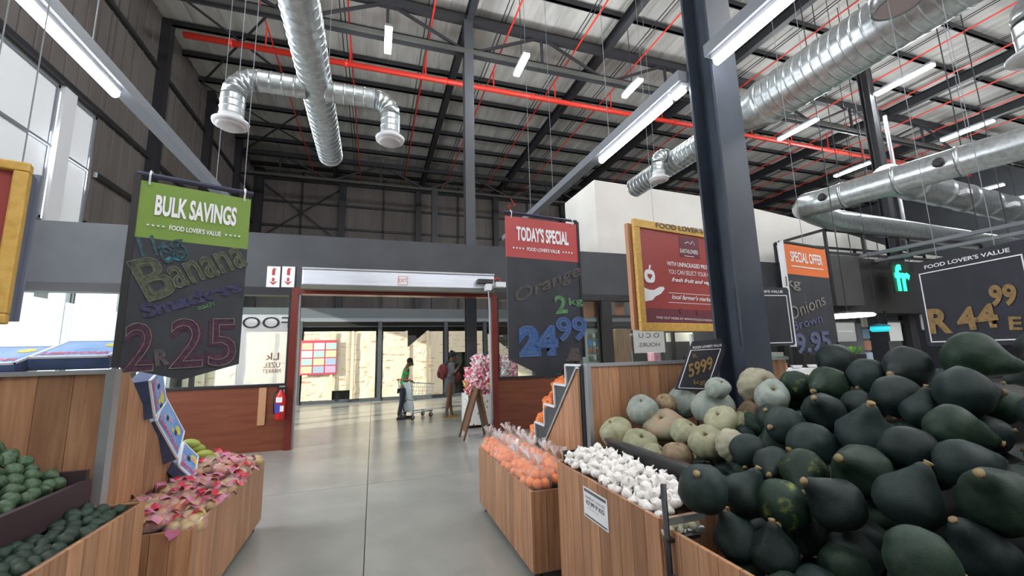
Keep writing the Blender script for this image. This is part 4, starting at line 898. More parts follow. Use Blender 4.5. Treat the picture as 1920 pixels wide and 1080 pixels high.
# panel behind the pumpkins
bp_ = thing('display_panel', 'tall slatted timber panel with steel trim behind the pale pumpkins', 'display panel', (2.4, 3.28, 0))
planks(bp_, (1.76, 3.3, 0), (1, 0, 0), 2.3, .06, 1.475)
MB().box(1.76, 4.1, 3.28, 3.33, 1.475, 1.505).build('top_trim', M['steel_trim'], bp_); MB().box(1.745, 1.785, 3.27, 3.33, .3, 1.505).build('corner_trim', M['steel_trim'], bp_)
# stepped side of the orange stand
st = thing('stepped_stand', 'stepped black stand with timber side, white-edged steps and net bags of oranges', 'display stand', (2.2, 3.9, 0))
stp = [(3.34, 1.49), (3.62, 1.49), (3.62, 1.30), (3.90, 1.30), (3.90, 1.08), (4.18, 1.08), (4.18, .86), (4.46, .86), (4.46, .64), (4.6, .64)]
X0s = 1.72
MB().prism([(X0s, y, z) for y, z in [(3.34, .1)]+stp+[(4.6, .1)]], (.03, 0, 0)).build('stepped_side', mat('slate_side', (.05, .06, .07), .5), st)
for (ya_, za_), (yb_, zb_) in zip(stp, stp[1:]): MB().bar((X0s-.003, ya_, za_), (X0s-.003, yb_, zb_), .03, .02).build('step_edge', M['white_metal'], st)
for k in range(1, 9, 2):
    ya_, za_ = stp[k]; yb_ = stp[k+1][0] if k+1 < len(stp) else 4.6
    MB().box(X0s+.03, 3.0, stp[k-1][0], ya_, stp[k-1][1]-.02, stp[k-1][1]).build('tread', M['black'], st); MB().box(X0s+.03, 3.0, ya_-.02, ya_, stp[min(k+1, 9)][1], stp[k-1][1]-.02).build('riser', M['black'], st)
n = 9; w_ = (4.3-3.34)/n
for i in range(n):
    ya_ = 3.34+i*w_; zt = lambda y: 1.45+(.58-1.45)*(y-3.34)/(4.24-3.34)
    if zt(ya_) < .12: continue
    MB().prism([(X0s-.03, ya_+.002, .06), (X0s-.03, ya_+w_-.002, .06), (X0s-.03, ya_+w_-.002, max(.1, zt(ya_+w_))), (X0s-.03, ya_+.002, zt(ya_))], (.02, 0, 0)).build('plank', M['wood'], st)
MB().bar((X0s-.03, 3.34, 1.47), (X0s-.03, 4.26, .58), .03, .02).build('sloping_trim', M['steel_trim'], st)
# left side
avo_bin = bin_('timber_bin', 'slatted timber bin of dark green avocados, left foreground', -2.05, -1.185, .9, 2.98, .06, .85, 'RBF')
trough_l = bin_('timber_trough', 'low slatted timber trough holding packets of fruit, left of the aisle', -1.5, -1.01, 3.16, 4.93, .08, .62)
lp = thing('display_panel', 'tall slatted timber panel with steel corner trim behind the avocados', 'display panel', (-2.4, 3.05, 0))
planks(lp, (-3.5, 3.08, 0), (1, 0, 0), 2.05, .86, 1.55, w=.16); MB().box(-3.5, -1.43, 3.05, 3.11, 1.55, 1.575).build('top_trim', M['steel_trim'], lp)
MB().box(-1.455, -1.41, 3.045, 3.11, .6, 1.575).build('corner_trim', M['steel_trim'], lp); MB().box(-3.5, -1.46, 3.1, 3.12, .05, 1.5).build('backing', M['carcass'], lp)
ls = thing('curved_stand', 'timber stand with a concave curved side holding printed fruit cartons', 'display stand', (-2.2, 3.8, 0))
cv = lambda y: 1.57 if y < 3.4 else .60+.97*((4.62-y)/1.22)**1.35 if y < 4.62 else .6
nn = 10; w_ = (4.7-3.12)/nn
for i in range(nn):
    ya_ = 3.12+i*w_; ys_ = [ya_+.0015+(w_-.003)*k/4 for k in range(5)]
    MB().prism([(-1.53, ya_+.0015, .06), (-1.53, ya_+w_-.0015, .06)]+[(-1.53, y, cv(y)) for y in ys_[::-1]], (.018, 0, 0)).build('plank', M['wood'], ls)
mb = MB()
for k in range(16):
    ya_ = 3.14+(4.7-3.14)*k/16; yb_ = 3.14+(4.7-3.14)*(k+1)/16
    mb.add([(x, y, z) for x in (-3.4, -1.53) for y, z in ((ya_, cv(ya_)-.03), (yb_, cv(yb_)-.03))], [(0, 1, 3, 2)])
mb.box(-3.4, -1.53, 4.68, 4.7, .05, .6).build('curved_shelf', M['carcass'], ls)

# ================================================================= PRODUCE
def smooth_prof(P, n=4):
    Q = []; k = len(P)
    for i in range(k-1):
        p0, p1, p2, p3 = P[max(i-1, 0)], P[i], P[i+1], P[min(i+2, k-1)]
        for j in range(n):
            t = j/n; Q.append(tuple(.5*((2*p1[a])+(-p0[a]+p2[a])*t+(2*p0[a]-5*p1[a]+4*p2[a]-p3[a])*t*t+(-p0[a]+3*p1[a]-3*p2[a]+p3[a])*t**3) for a in (0, 1)))
    Q.append(P[-1]); return Q
PROF = {'round': ([(-.95, 0), (-.88, .36), (-.6, .78), (-.1, 1), (.3, .97), (.65, .75), (.9, .45), (1.0, .2), (1.02, 0)], 1.0),
        'pear': ([(-.9, 0), (-.83, .4), (-.5, .84), (0, 1), (.4, .88), (.8, .6), (1.1, .4), (1.35, .27), (1.47, .14), (1.5, 0)], 1.48),
        'long': ([(-1.05, 0), (-.97, .4), (-.6, .84), (0, 1), (.55, .9), (1.0, .7), (1.4, .5), (1.72, .33), (1.88, .15), (1.9, 0)], 1.88)}
def lump(mb, amp, fr, seed):
    out = []
    for v in mb.v:
        q = Vector(v); n_ = noise.noise(q*fr+Vector((seed, 0, 0))); out.append(tuple(q*(1+amp*n_)))
    mb.v = out; return mb
SQM = []
for i, (a_, b_, lo, hi) in enumerate((((.009, .018, .017), (.018, .032, .029), .35, .7), ((.008, .022, .014), (.022, .045, .027), .35, .65), ((.010, .026, .016), (.14, .17, .035), .56, .72))):
    SQM.append(mat('squash_rind_%d' % i, a_, .5, col2=b_, scale=2.2, detail=6, rnd=.25, bump=.2, bscale=24, lo=lo, hi=hi, spec=.28))
STEM = mat('squash_stem', (.30, .20, .09), .7, col2=(.18, .14, .07), scale=5)
SQ = {}
def squash_mesh(kind, mi, seed):
    key = (kind, mi, seed % 3)
    if key not in SQ:
        pr, tip = PROF[kind]; bend = (.0, .28, -.2)[seed % 3] if kind != 'round' else 0
        mb = MB().lathe(smooth_prof(pr, 3), n=22, fn=lambda th, z: 1+.018*math.cos(th*8))
        mb.v = [(x+bend*max(0, z-.3)**2*.45, y, z) for x, y, z in mb.v]; lump(mb, .09, 1.3, seed*5.1)
        bx = bend*(tip-.3)**2*.45
        s_ = MB().lathe([(tip-.1, .15), (tip, .13), (tip+.08, .12), (tip+.13, .15), (tip+.14, .0)], (bx, 0, 0), 9)
        SQ[key] = (mb.mesh('squash', SQM[mi], True), s_.mesh('stem', STEM, True))
    return SQ[key]
def quat_to(d, roll):
    return d.to_track_quat('Z', 'Y') @ Euler((0, 0, roll)).to_quaternion()
def zq(x, y): return 1280+x/2.25, 600+y/2.25
# body centre, radius, stem tip (all from the photograph), form, rind
SL = [((650,175),75,(600,235),'round',0),((775,235),72,(832,255),'round',0),((950,200),92,(868,213),'pear',0),((1215,155),112,(1310,180),'pear',1),((1432,225),62,(1335,266),'pear',0),
 ((1185,305),112,(1335,292),'pear',0),((900,318),90,(900,425),'round',0),((615,272),76,(552,300),'pear',1),((475,278),62,(525,240),'round',2),((482,345),52,(445,360),'round',0),
 ((597,388),80,(553,328),'pear',0),((742,365),68,(800,378),'round',0),((1010,390),78,(1025,295),'pear',0),((765,485),106,(790,372),'pear',0),((1135,455),105,(1240,492),'pear',1),
 ((1292,462),62,(1345,475),'round',0),((1415,385),58,(1424,420),'round',0),((1425,530),85,(1338,545),'pear',0),((950,545),108,(965,620),'round',0),((545,528),92,(462,545),'round',0),
 ((435,450),78,(372,452),'round',0),((372,415),58,(350,380),'round',0),((278,552),70,(268,602),'round',0),((372,545),50,(400,520),'round',0),((388,612),76,(370,645),'pear',0),
 ((512,640),92,(515,692),'pear',2),((195,640),60,(235,655),'round',0),((755,640),118,(655,580),'pear',1),((1185,605),112,(1412,622),'long',0),((1330,760),150,(1218,645),'pear',1),
 ((950,765),128,(1036,645),'pear',0),((650,775),112,(530,692),'pear',0),((420,778),102,(408,838),'round',2),((258,735),84,(310,640),'pear',0),((85,712),96,(60,650),'round',0),
 ((800,850),72,(806,812),'round',2),((105,890),62,(85,860),'round',0),((232,925),92,(175,812),'pear',0),((388,985),98,(375,850),'pear',0),((578,880),96,(505,980),'pear',0),
 ((722,985),104,(745,1050),'round',0),((1000,1010),145,(1170,1062),'pear',1),((1290,1010),140,(1112,810),'long',0),((1440,960),110,(1500,1000),'pear',0),((565,1085),65,(500,1090),'round',0),
((870,930),70,(900,880),'round',0),((820,560),48,(848,562),'pear',0),((1100,260),58,(1040,250),'round',0),((1230,690),80,(1200,640),'round',0),((1120,760),70,(1090,800),'round',0),
 ((1500,120),80,(1460,180),'pear',0),((1560,400),110,(1500,430),'pear',0),((1580,680),120,(1480,640),'pear',0),((870,1110),80,(850,1060),'round',0),((1130,1150),120,(1100,1080),'pear',0),((230,1060),70,(200,1010),'round',0)]
def pile_pos(px, py):
    d = ray(px, py); n_ = Vector((-.386, .12, 1)); return (.479-CH+0)/d.dot(n_)*1.0 if d.dot(n_) < -.02 else 3.0
def wide(px, py): return (1/ray(px, py).length)**.5
items = []
for (bc, rad, tip, kind, mi) in SL:
    px, py = zq(*bc); D = pile_pos(px, py); rp = rad/2.25/FPX*wide(px, py)
    D = min(D, .118/rp*1.12); D = max(D, .088/rp*.92)
    items.append([px, py, D, rp*(.92 if kind == 'long' else 1), zq(*tip), kind, mi, 's'])
# pumpkins: centre, radius, squash, facing
PK = [((1155,809),30,.78,0),((1204,768),27,.85,1),((1245,797),36,.62,2),((1200,833),31,.75,0),((1229,853),23,.8,0),((1270,852),26,.8,3),((1295,868),23,.8,0),((1286,811),27,.8,0),((1327,829),33,.85,0),
      ((1247,756),19,.8,3),((1281,755),29,.85,1),((1336,762),36,.75,1),((1352,788),30,.65,0),((1422,724),35,.95,4),((1448,742),30,.9,1),((1408,776),22,1.2,3),((1372,835),30,.85,4),((1420,812),20,.8,0),((1333,869),20,.7,0),((1346,727),21,.85,1),((1385,790),20,.8,0)]
for (c_, rad, fl_, ty_) in PK:
    D = pile_pos(*c_)*.98; rp = rad/FPX*wide(*c_); D = min(max(D, .085/rp), .15/rp); items.append([c_[0], c_[1], D, rp, None, fl_, ty_, 'p'])
for it in range(60):                                             # ease neighbours apart in depth
    for i in range(len(items)):
        for j in range(i+1, len(items)):
            A, B_ = items[i], items[j]; pa = CO+ray(A[0], A[1])*A[2]; pb = CO+ray(B_[0], B_[1])*B_[2]
            ov = (A[3]*A[2]+B_[3]*B_[2])*.86-(pa-pb).length
            if ov > 0:
                s = 1 if (A[2] < B_[2]) else -1
                st_ = min(ov*.25, .02); A[2] -= s*st_; B_[2] += s*st_
for A in items:                                                 # keep each inside its own bin
    p_ = CO+ray(A[0], A[1])*A[2]
    if A[7] == 's' and p_.x < 1.72 and p_.y > 1.56: A[2] *= 1.56/p_.y
    if A[7] == 'p' and p_.y > 3.08: A[2] *= 3.08/p_.y
    if A[7] == 'p' and p_.x > 2.8 and p_.y > 2.6: A[2] *= 2.6/p_.y
rngp = random.Random(5)
PKM = [mat('pumpkin_rind_%d' % i, a_, .6, col2=b_, scale=2.5, detail=6, rnd=.1, bump=.15, bscale=25) for i, (a_, b_) in enumerate((((.24, .25, .15), (.34, .33, .21)), ((.20, .24, .22), (.29, .32, .28)), ((.25, .24, .16), (.33, .22, .15)), ((.19, .13, .07), (.29, .21, .13)), ((.28, .27, .19), (.38, .35, .25))))]
def pumpkin_mesh(fl_, ty_):
    prof = [(-.82*fl_, .0), (-.9*fl_, .25), (-.92*fl_, .5), (-.7*fl_, .83), (-.25*fl_, .99), (.2*fl_, 1.0), (.65*fl_, .85), (.9*fl_, .55), (.92*fl_, .3), (.78*fl_, .1), (.74*fl_, 0)]
    mb = MB().lathe(smooth_prof(prof, 2), n=48, fn=lambda th, z: 1-.05*abs(math.cos(th*6))**5)
    lump(mb, .12, 1.1, fl_*9+ty_); s_ = MB().lathe([(.72*fl_, .12), (.85*fl_, .07), (.98*fl_, .08), (1.0*fl_, 0)], n=8)
    return mb.mesh('pumpkin', PKM[ty_], True), s_.mesh('stem', STEM, True)
def rows(lst, ry):
    L_ = sorted(lst, key=lambda i: i[1]); out = []; cur = []
    for i in L_:
        if cur and i[1]-cur[0][1] > ry: out.append(cur); cur = []
        cur.append(i)
    out.append(cur); return [sorted(r, key=lambda i: i[0]) for r in out]
look = {'round': 'round', 'pear': 'pear-shaped', 'long': 'long-necked'}; rind = ('dark blue-green', 'dark green', 'green and yellow-patched')
def stemdir(dx, dy):
    if abs(dx) > 1.6*abs(dy): return 'right' if dx > 0 else 'left'
    return 'downward' if dy > 0 else 'upward'
for ri, row in enumerate(rows([i for i in items if i[7] == 's'], 42)):
    for k, (px, py, D, rp, tip, kind, mi, _) in enumerate(row):
        c_ = CO+ray(px, py)*D; R = rp*D; ms = squash_mesh(kind, mi, rngp.randrange(3)); L = PROF[kind][1]
        dx, dy = (tip[0]-px)/(rp*FPX), (tip[1]-py)/(rp*FPX); q = math.hypot(dx, dy)/L
        if q >= 1: d = (CR*dx-CU*dy).normalized()
        else:
            vd = -ray(px, py).normalized(); s = math.hypot(dx, dy) or 1e-3; d = ((CR*dx-CU*dy).normalized()*q+vd*math.sqrt(1-q*q)).normalized()
        edge = ', cut off' if px > 1895 or py > 1065 else ''
        lab = '%s %s squash, stem end %s, %s from left in %s row%s' % (rind[mi], look[kind], stemdir(dx, dy), ORD[k], ORD[ri], edge)
        o = bpy.data.objects.new('squash', ms[0]); COL.objects.link(o); o.location = c_; o.rotation_mode = 'QUATERNION'; o.rotation_quaternion = quat_to(d, rngp.uniform(0, 6))
        o.scale = (R*1.13,)*3; tag(o, lab, 'squash', 'dark squash in the big pile'); inst('stem', ms[1], o, (0, 0, 0))
# lower layer of the pile, glimpsed in the gaps between the squash above
for i in range(13):
    for j in range(8):
        x = 1.36+.15*i+(.07 if j % 2 else 0); y = .40+.165*j*2*.87
        if x > 3.0 or y > 2.68 or (x < 1.8 and y > 1.55): continue
        z = .386*x-.12*y+.479-.17; ms = squash_mesh(('round', 'pear')[(i+j) % 2], (i+j) % 2, (i*3+j) % 3)
        if any((CO+ray(A[0], A[1])*A[2]-Vector((x, y, z))).length < A[3]*A[2]+.07 for A in items): z -= .06
        o = bpy.data.objects.new('squash', ms[0]); COL.objects.link(o); o.location = (x, y, z); o.rotation_euler = (rngp.uniform(-1.4, 1.4), rngp.uniform(-1, 1), rngp.uniform(0, 6))
        o.scale = (.086,)*3; tag(o, 'dark squash almost hidden in the lower layer of the big pile', 'squash', 'buried squash in the big pile'); inst('stem', ms[1], o, (0, 0, 0))
pcol = ('pale green', 'grey-blue', 'pinkish-green', 'brownish', 'creamy pale')
for ri, row in enumerate(rows([i for i in items if i[7] == 'p'], 34)):
    for k, (px, py, D, rp, _, fl_, ty_, _2) in enumerate(row):
        ms = pumpkin_mesh(fl_, ty_); c_ = CO+ray(px, py)*D; R = rp*D
        d = Vector((rngp.uniform(-.9, .7), rngp.uniform(-1, .3), 1)).normalized() if ty_ != 4 else Vector((-.35, -.85, .25)).normalized()
        lab = '%s ribbed pumpkin, %s from left in %s row from the top of the pumpkins' % (pcol[ty_], ORD[k], ORD[ri])
        o = bpy.data.objects.new('pumpkin', ms[0]); COL.objects.link(o); o.location = c_; o.rotation_mode = 'QUATERNION'; o.rotation_quaternion = quat_to(d, rngp.uniform(0, 6))
        o.scale = (R*1.08,)*3; tag(o, lab, 'pumpkin', 'pale pumpkins behind the garlic'); inst('stem', ms[1], o, (0, 0, 0))
# black crate rim behind the garlic
gc = thing('crate', 'black plastic crate edge between the garlic and the pumpkins', 'crate', (1.64, 2.25, .86))
MB().box(1.625, 1.645, 1.72, 2.80, .80, .97).build('side_wall', M['black'], gc); MB().box(1.605, 1.66, 1.72, 2.80, .965, .985).build('rim', mat('rim_sheen', (.03, .03, .035), .25), gc, bevel=.005)
MB().box(1.27, 1.62, 2.77, 2.79, .80, .93).build('end_wall', M['black'], gc)
# garlic
GM = mat('garlic_skin', (.74, .71, .66), .5, col2=(.82, .80, .78), scale=3, stretch=(1, 1, .3), bump=.2, bscale=12, rnd=.05)
def garlic_mesh(seed):
    mb = MB().lathe(smooth_prof([(-.75, 0), (-.78, .3), (-.6, .75), (-.1, 1), (.3, .9), (.6, .55), (.85, .25), (1.2, .15), (1.55, .12), (1.6, 0)], 1), n=16, fn=lambda th, z: 1-.07*abs(math.cos(th*4))**3)
    return lump(mb, .12, 1.2, seed).mesh('garlic_bulb', GM, True)
GMS = [garlic_mesh(i*3.3) for i in range(4)]
gp = bpy.data.objects.new('garlic_bulb', GMS[0])
rg = random.Random(11); cnt = 0; placed = []
def scatter(x0, x1, y0, y1, zf, r, n, tries, sep, make):
    P_ = []
    for _ in range(tries):
        x = rg.uniform(x0, x1); y = rg.uniform(y0, y1); z = zf(x, y)
        if all((x-a)**2+(y-b)**2+(z-c)**2 > sep*sep for a, b, c in P_): P_.append((x, y, z))
        if len(P_) >= n: break
    for p_ in P_: make(p_)
def mk_garlic(p_):
    o = bpy.data.objects.new('garlic_bulb', rg.choice(GMS)); COL.objects.link(o); o.location = p_; r = rg.uniform(.027, .034); o.scale = (r, r, r*.9)
    o.rotation_euler = (rg.uniform(-1.3, 1.3), rg.uniform(-1.3, 1.3), rg.uniform(0, 6)); tag(o, 'white garlic bulb heaped in the timber bin beside the black crate edge', 'garlic', 'garlic bulbs in the bin')
gz = lambda x, y: .845+.05*math.sin(PI*(x-1.25)/.37)+.03*max(0, min(1, (y-1.75)))+.012*noise.noise(Vector((x*12, y*12, 0)))
scatter(1.265, 1.595, 1.74, 2.75, gz, .03, 190, 60000, .043, mk_garlic)
scatter(1.28, 1.59, 1.76, 2.73, lambda x, y: gz(x, y)+.03, .03, 45, 4000, .075, mk_garlic)
# foil tray, post and label at the front corner of the garlic bin
ft = thing('foil_tray', 'crumpled foil tray holding peeled cloves at the garlic bin corner', 'tray', (1.3, 1.62, .84))
mb = MB(); 
for i in range(14): mb.ball((1.24+.012*i, 1.66+rg.uniform(-.02, .02), .835+rg.uniform(-.01, .02)), .02, .022, .016, 7, 5)
stuff(mb.build('cloves', mat('cloves', (.62, .6, .45), .5), ft, True))
MB().box(1.22, 1.42, 1.635, 1.685, .80, .825).build('foil_pan', mat('foil', (.7, .7, .72), .25, .8, bump=.8, bscale=60), ft, bevel=.006)
MB().box(1.215, 1.42, 1.63, 1.638, .855, .885).build('label_strip', mat('strip_grey', (.25, .27, .26), .4), ft)
gpst = thing('sign_post', 'thin black upright post at the corner of the garlic bin', 'post', (1.2, 1.62, 0))
MB().tube([(1.2, 1.615, .02), (1.2, 1.615, 1.03)], .0125, 10).build('tube', M['black'], gpst, True); MB().box(1.19, 1.36, 1.6, 1.63, .80, .815).build('bracket', M['black'], gpst)
MB().lathe([(0, .09), (.015, .085), (.02, .02)], (1.2, 1.615, 0), 16).build('base', M['black'], gpst, True); MB().tube([(1.2, 1.61, .68), (1.23, 1.58, .66), (1.25, 1.58, .69)], .006, 6).build('hook', M['black'], gpst)
a = at(1093, 908, X=1.222); b = at(1138, 940, X=1.222); z0 = at(1138, 999, X=1.222).z
lb = Board('price_label', 'white paper price label stuck on the front of the garlic bin', (1.222, a.y, 0), (1.222, b.y, 0), z0+.005, (a.z+b.z)/2); w, h = lb.w/2, lb.h/2
MB().box(-w, w, 0, .002, -h, h).build('paper', M['white'], lb.t)
DG = mat('print_grey', (.12, .13, .15), .6); MB().box(-w*.9, w*.9, -.002, 0, h*.72, h*.9).build('header_bar', DG, lb.t); MB().box(-w*.9, w*.9, -.002, 0, -h*.9, -h*.8).build('footer_bar', DG, lb.t)
text(lb.t, 'GARLIC LOOSE', 0, h*.4, .014, DG, w*1.6, y=-.002); text(lb.t, 'R7.99 P KG', 0, h*.05, .026, DG, w*1.5, y=-.002, bold=.02); text(lb.t, 'price per kg', -w*.2, -h*.3, .01, DG, w*.9, y=-.002)
# avocados
AV = [mat('avo_dark', (.009, .026, .015), .5, col2=(.016, .040, .022), scale=3, rnd=.3, bump=.25, bscale=20), mat('avo_light', (.025, .06, .03), .45, col2=(.07, .125, .06), scale=3, rnd=.25, bump=.2, bscale=20)]
def avo_mesh(m_, seed): return lump(MB().lathe(smooth_prof([(-1, 0), (-.93, .35), (-.6, .8), (-.1, 1), (.4, .88), (.8, .6), (1.1, .38), (1.25, .18), (1.3, 0)], 2), n=14), .08, 1.3, seed).mesh('avocado', m_, True)
AM = [[avo_mesh(m_, k*4.) for k in range(3)] for m_ in AV]
AS = MB().lathe([(1.25, .1), (1.32, .1), (1.36, .07), (1.37, 0)], n=7).mesh('stalk', STEM, True)
def mk_avo(ix, lab, grp, r0, r1):
    def f(p_):
        o = bpy.data.objects.new('avocado', rg.choice(AM[ix])); COL.objects.link(o); o.location = p_; r = rg.uniform(r0, r1); o.scale = (r, r, r)
        o.rotation_euler = (PI/2+rg.uniform(-.5, .5), rg.uniform(-.5, .5), rg.uniform(0, 6.3)); tag(o, lab, 'avocado', grp); inst('stalk', AS, o, (0, 0, 0))
    return f
scatter(-1.40, -1.24, 1.0, 2.9, lambda x, y: .83+.2*(-1.22-x)+.03*noise.noise(Vector((x*6, y*6, 0))), .04, 280, 40000, .05, mk_avo(0, 'dark green avocado heaped in the front timber bin at lower left', 'dark avocados in the front bin', .027, .034))
ac = thing('crate', 'dark purple-brown crate of paler avocados raised behind the front bin', 'crate', (-2.0, 2.6, .8))
cm = mat('crate_purple', (.04, .022, .028), .6)
# raised crate: front wall runs along the aisle side
p0 = Vector((-1.68, 2.93, 0)); 
MB().box(-2.95, -1.43, 2.93, 2.96, .85, 1.05).build('end_wall', cm, ac); MB().box(-1.45, -1.42, 1.2, 2.96, .85, 1.0).build('front_wall', cm, ac); MB().box(-2.95, -1.45, 1.2, 2.93, .85, .9).build('base_panel', cm, ac); MB().box(-2.95, -2.05, .9, 2.98, .05, .85).build('plinth', M['carcass'], ac)
scatter(-2.2, -1.49, 1.4, 2.88, lambda x, y: .99+.8*max(0, min(.5, (-1.48-x)))+.02*noise.noise(Vector((x*6, y*6, 3))), .045, 290, 60000, .054, mk_avo(1, 'paler green avocado heaped in the raised crate at the far left', 'paler avocados in the raised crate', .028, .037))
# fruit cartons ------------------------------------------------------
CB = mat('carton_blue', (.10, .24, .55), .5, col2=(.25, .42, .72), scale=4); CS = mat('carton_side', (.05, .08, .16), .5, col2=(.08, .12, .25), scale=8)
CY = mat('carton_yellow', (.6, .55, .08), .5); CRD = mat('carton_red', (.55, .05, .12), .5); CPK = mat('carton_pink', (.55, .3, .42), .5)
def carton(lab, loc, rot, w=.30, d=.40, h=.11, name_txt='LEMWONA', group='printed fruit cartons', busy=False):
    t = thing('fruit_carton', lab, 'carton', loc, group, local=True); t.rotation_mode = 'QUATERNION'; t.rotation_quaternion = rot
    MB().box(-w/2, w/2, -d/2, d/2, 0, h).build('box', CS, t, bevel=.004); MB().box(-w/2+.012, w/2-.012, -d/2+.012, d/2-.012, h, h+.003).build('printed_lid', CB, t)
    for x0, x1, y0, y1 in ((-w/2, w/2, -d/2, -d/2+.012), (-w/2, w/2, d/2-.012, d/2), (-w/2, -w/2+.012, -d/2, d/2), (w/2-.012, w/2, -d/2, d/2)): MB().box(x0, x1, y0, y1, h-.004, h+.008).build('white_edge', M['white'], t)
    MB().lathe([(h+.003, .042), (h+.005, .042)], (w*.26, d*.22, 0), 14).build('sun_symbol', CY, t)
    x_ = text(t, name_txt, 0, 0, .055, CRD, w*.86, y=0, bold=.03)
    co = x_.data; 
    for v in co.vertices: v.co = Vector((v.co.x, v.co.z-d*.28, h+.005))
    if busy:
        for k in range(5): MB().box(-w*.35+k*.05, -w*.35+k*.05+.03, -d*.1+.03*(k % 3), -d*.1+.03*(k % 3)+.05, h+.003, h+.006).build('print_patch', (CPK, M['chalk'], CPK, CY, M['chalk'])[k], t)
    return t
I3 = Euler((math.radians(18), 0, 0)).to_quaternion()
for k, (x, y, lab) in enumerate(((-2.47, 3.3, 'blue fruit carton at the far left on top of the timber panel'), (-2.09, 3.3, 'blue fruit carton second from the left on top of the timber panel'),
                                 (-1.68, 3.32, 'blue fruit carton beside the green-headed banner on top of the timber panel'))):
    carton(lab, (x, y, 1.6 if k < 2 else 1.63), I3, w=.37, d=.34, h=.075)
def carton_px(lab, c4_, X, w_, h_, extra=.11):
    """carton whose printed face covers the quadrilateral seen in the photograph, at about depth Y"""
    P_ = [at(px, py, Y=yy) for (px, py), yy in zip(c4_, X)]; c_ = sum(P_, Vector())/4
    ux = ((P_[2]-P_[1])+(P_[3]-P_[0])).normalized(); uy = ((P_[1]-P_[0])+(P_[2]-P_[3])); uy = (uy-ux*uy.dot(ux)).normalized(); uz = ux.cross(uy)
    if uz.dot(CO-c_) < 0: uz = -uz; ux = -ux
    m3 = Matrix((ux, uy, uz)).transposed(); w2 = ((P_[2]-P_[1]).length+(P_[3]-P_[0]).length)/2; d2 = ((P_[1]-P_[0]).length+(P_[2]-P_[3]).length)/2
    return carton(lab, c_-uz*extra, m3.to_quaternion(), w=w2, d=d2, h=extra, busy=True)
carton_px('blue carton leaning on the curved stand, topmost of the leaning three', ((275, 700), (306, 702), (308, 752), (292, 786)), (3.6, 3.9, 3.98, 3.68), .3, .3, .12)
carton_px('blue and pink carton leaning on the curved stand, middle of the leaning three', ((290, 785), (309, 745), (344, 806), (333, 866)), (3.85, 4.15, 4.35, 4.05), .3, .3, .1)
carton_px('blue carton leaning on the curved stand, lowest of the leaning three', ((331, 868), (345, 834), (382, 866), (352, 892)), (4.1, 4.4, 4.5, 4.2), .3, .3, .08)
# green fruit at trough end
MG = mat('mango_green', (.22, .30, .04), .45, col2=(.35, .40, .08), scale=3)
for k, (px, py) in enumerate(((358, 832), (368, 840), (372, 850), (384, 852), (392, 858), (380, 862), (396, 864), (388, 868))):
    p_ = at(px, py, Y=4.72+.02*(k % 3)); o = lump(MB().ball((0, 0, 0), .075, .05, .042, 14, 10), .06, 8, k).build('pear', MG, None, True); o.location = p_
    o.rotation_euler = (0, .2, .3*k); tag(o, 'yellow-green pear stacked behind the lowest leaning carton', 'pear', 'green pears by the left trough')
# packets of fruit in left trough
FR = [mat('packed_fruit_%d' % i, a_, .4, col2=b_, scale=5) for i, (a_, b_) in enumerate((((.45, .36, .10), (.55, .42, .16)), ((.35, .26, .07), (.5, .36, .12)), ((.5, .30, .16), (.4, .12, .06))))]
PF = film('packet_film', (.9, .6, .62), .22, .12); PR = mat('packet_print', (.5, .015, .03), .3, col2=(.6, .06, .12), scale=9)
PP = mat('packet_pink', (.45, .10, .22), .35, col2=(.6, .3, .38), scale=10)
def packet_protos(k):
    t = thing('fruit_packet', 'x', 'packet', (0, 0, 0), 'fruit packets in the left trough', local=True)
    rr = random.Random(k)
    fm = MB().ball((0, 0, 0), .036, n=10, k=8).mesh('fruit', FR[k % 3], True)
    for i in range(5): inst('fruit', fm, t, ((i % 3-1)*.058+rr.uniform(-.01, .01), (i//3-.5)*.062, rr.uniform(-.008, .02)), (0, 0, 0))
    lump(MB().ball((0, 0, .004), .115, .085, .052, 18, 12), .18, 22, k).build('clear_film', PF, t, True)
    q = MB(); n_ = 7
    q.add([(-.1+.2*i/n_, -.085+.05*j, .035+.022*math.sin(i*1.7+k)+.012*j) for j in (0, 1) for i in range(n_+1)], [(i, i+1, n_+2+i, n_+1+i) for i in range(n_)]).build('printed_band', (PR, PP)[k % 2], t, True)
    q = MB(); q.add([(.06+.05*i+.01*math.sin(j*2+k), .05+.02*j, .03+.02*math.sin(i*2.+j)) for i in (0, 1) for j in range(4)], [(j, j+1, 5+j, 4+j) for j in range(3)]).build('film_flap', PP, t, True)
    return t
protos = [packet_protos(k) for k in range(6)]
rk = random.Random(2); idx = 0; nx_, ny_ = 3, 13
for j in range(ny_):
    for i in range(nx_):
        pr_ = protos[(i*5+j*3) % 6]; t = pr_ if idx in () else dup(pr_)
        t.location = (-1.09-.155*i+rk.uniform(-.02, .02), 3.25+j*.13+rk.uniform(-.02, .02), .60+.02*i+rk.uniform(0, .035)+(.03 if j > 8 else 0)); t.rotation_euler = (rk.uniform(-.3, .3), rk.uniform(-.25, .1), rk.uniform(-1.2, 1.2)+(PI if rk.random() > .5 else 0))
        t['label'] = '%s-printed fruit packet, %s from the near end of left trough, %s row from aisle' % (('red', 'pink')[((i*5+j*3) % 6) % 2], ORD[j], ORD[i]); idx += 1
for pr_ in protos:
    for c_ in list(kids(pr_)): bpy.data.objects.remove(c_)
    bpy.data.objects.remove(pr_)
KIDS.clear()
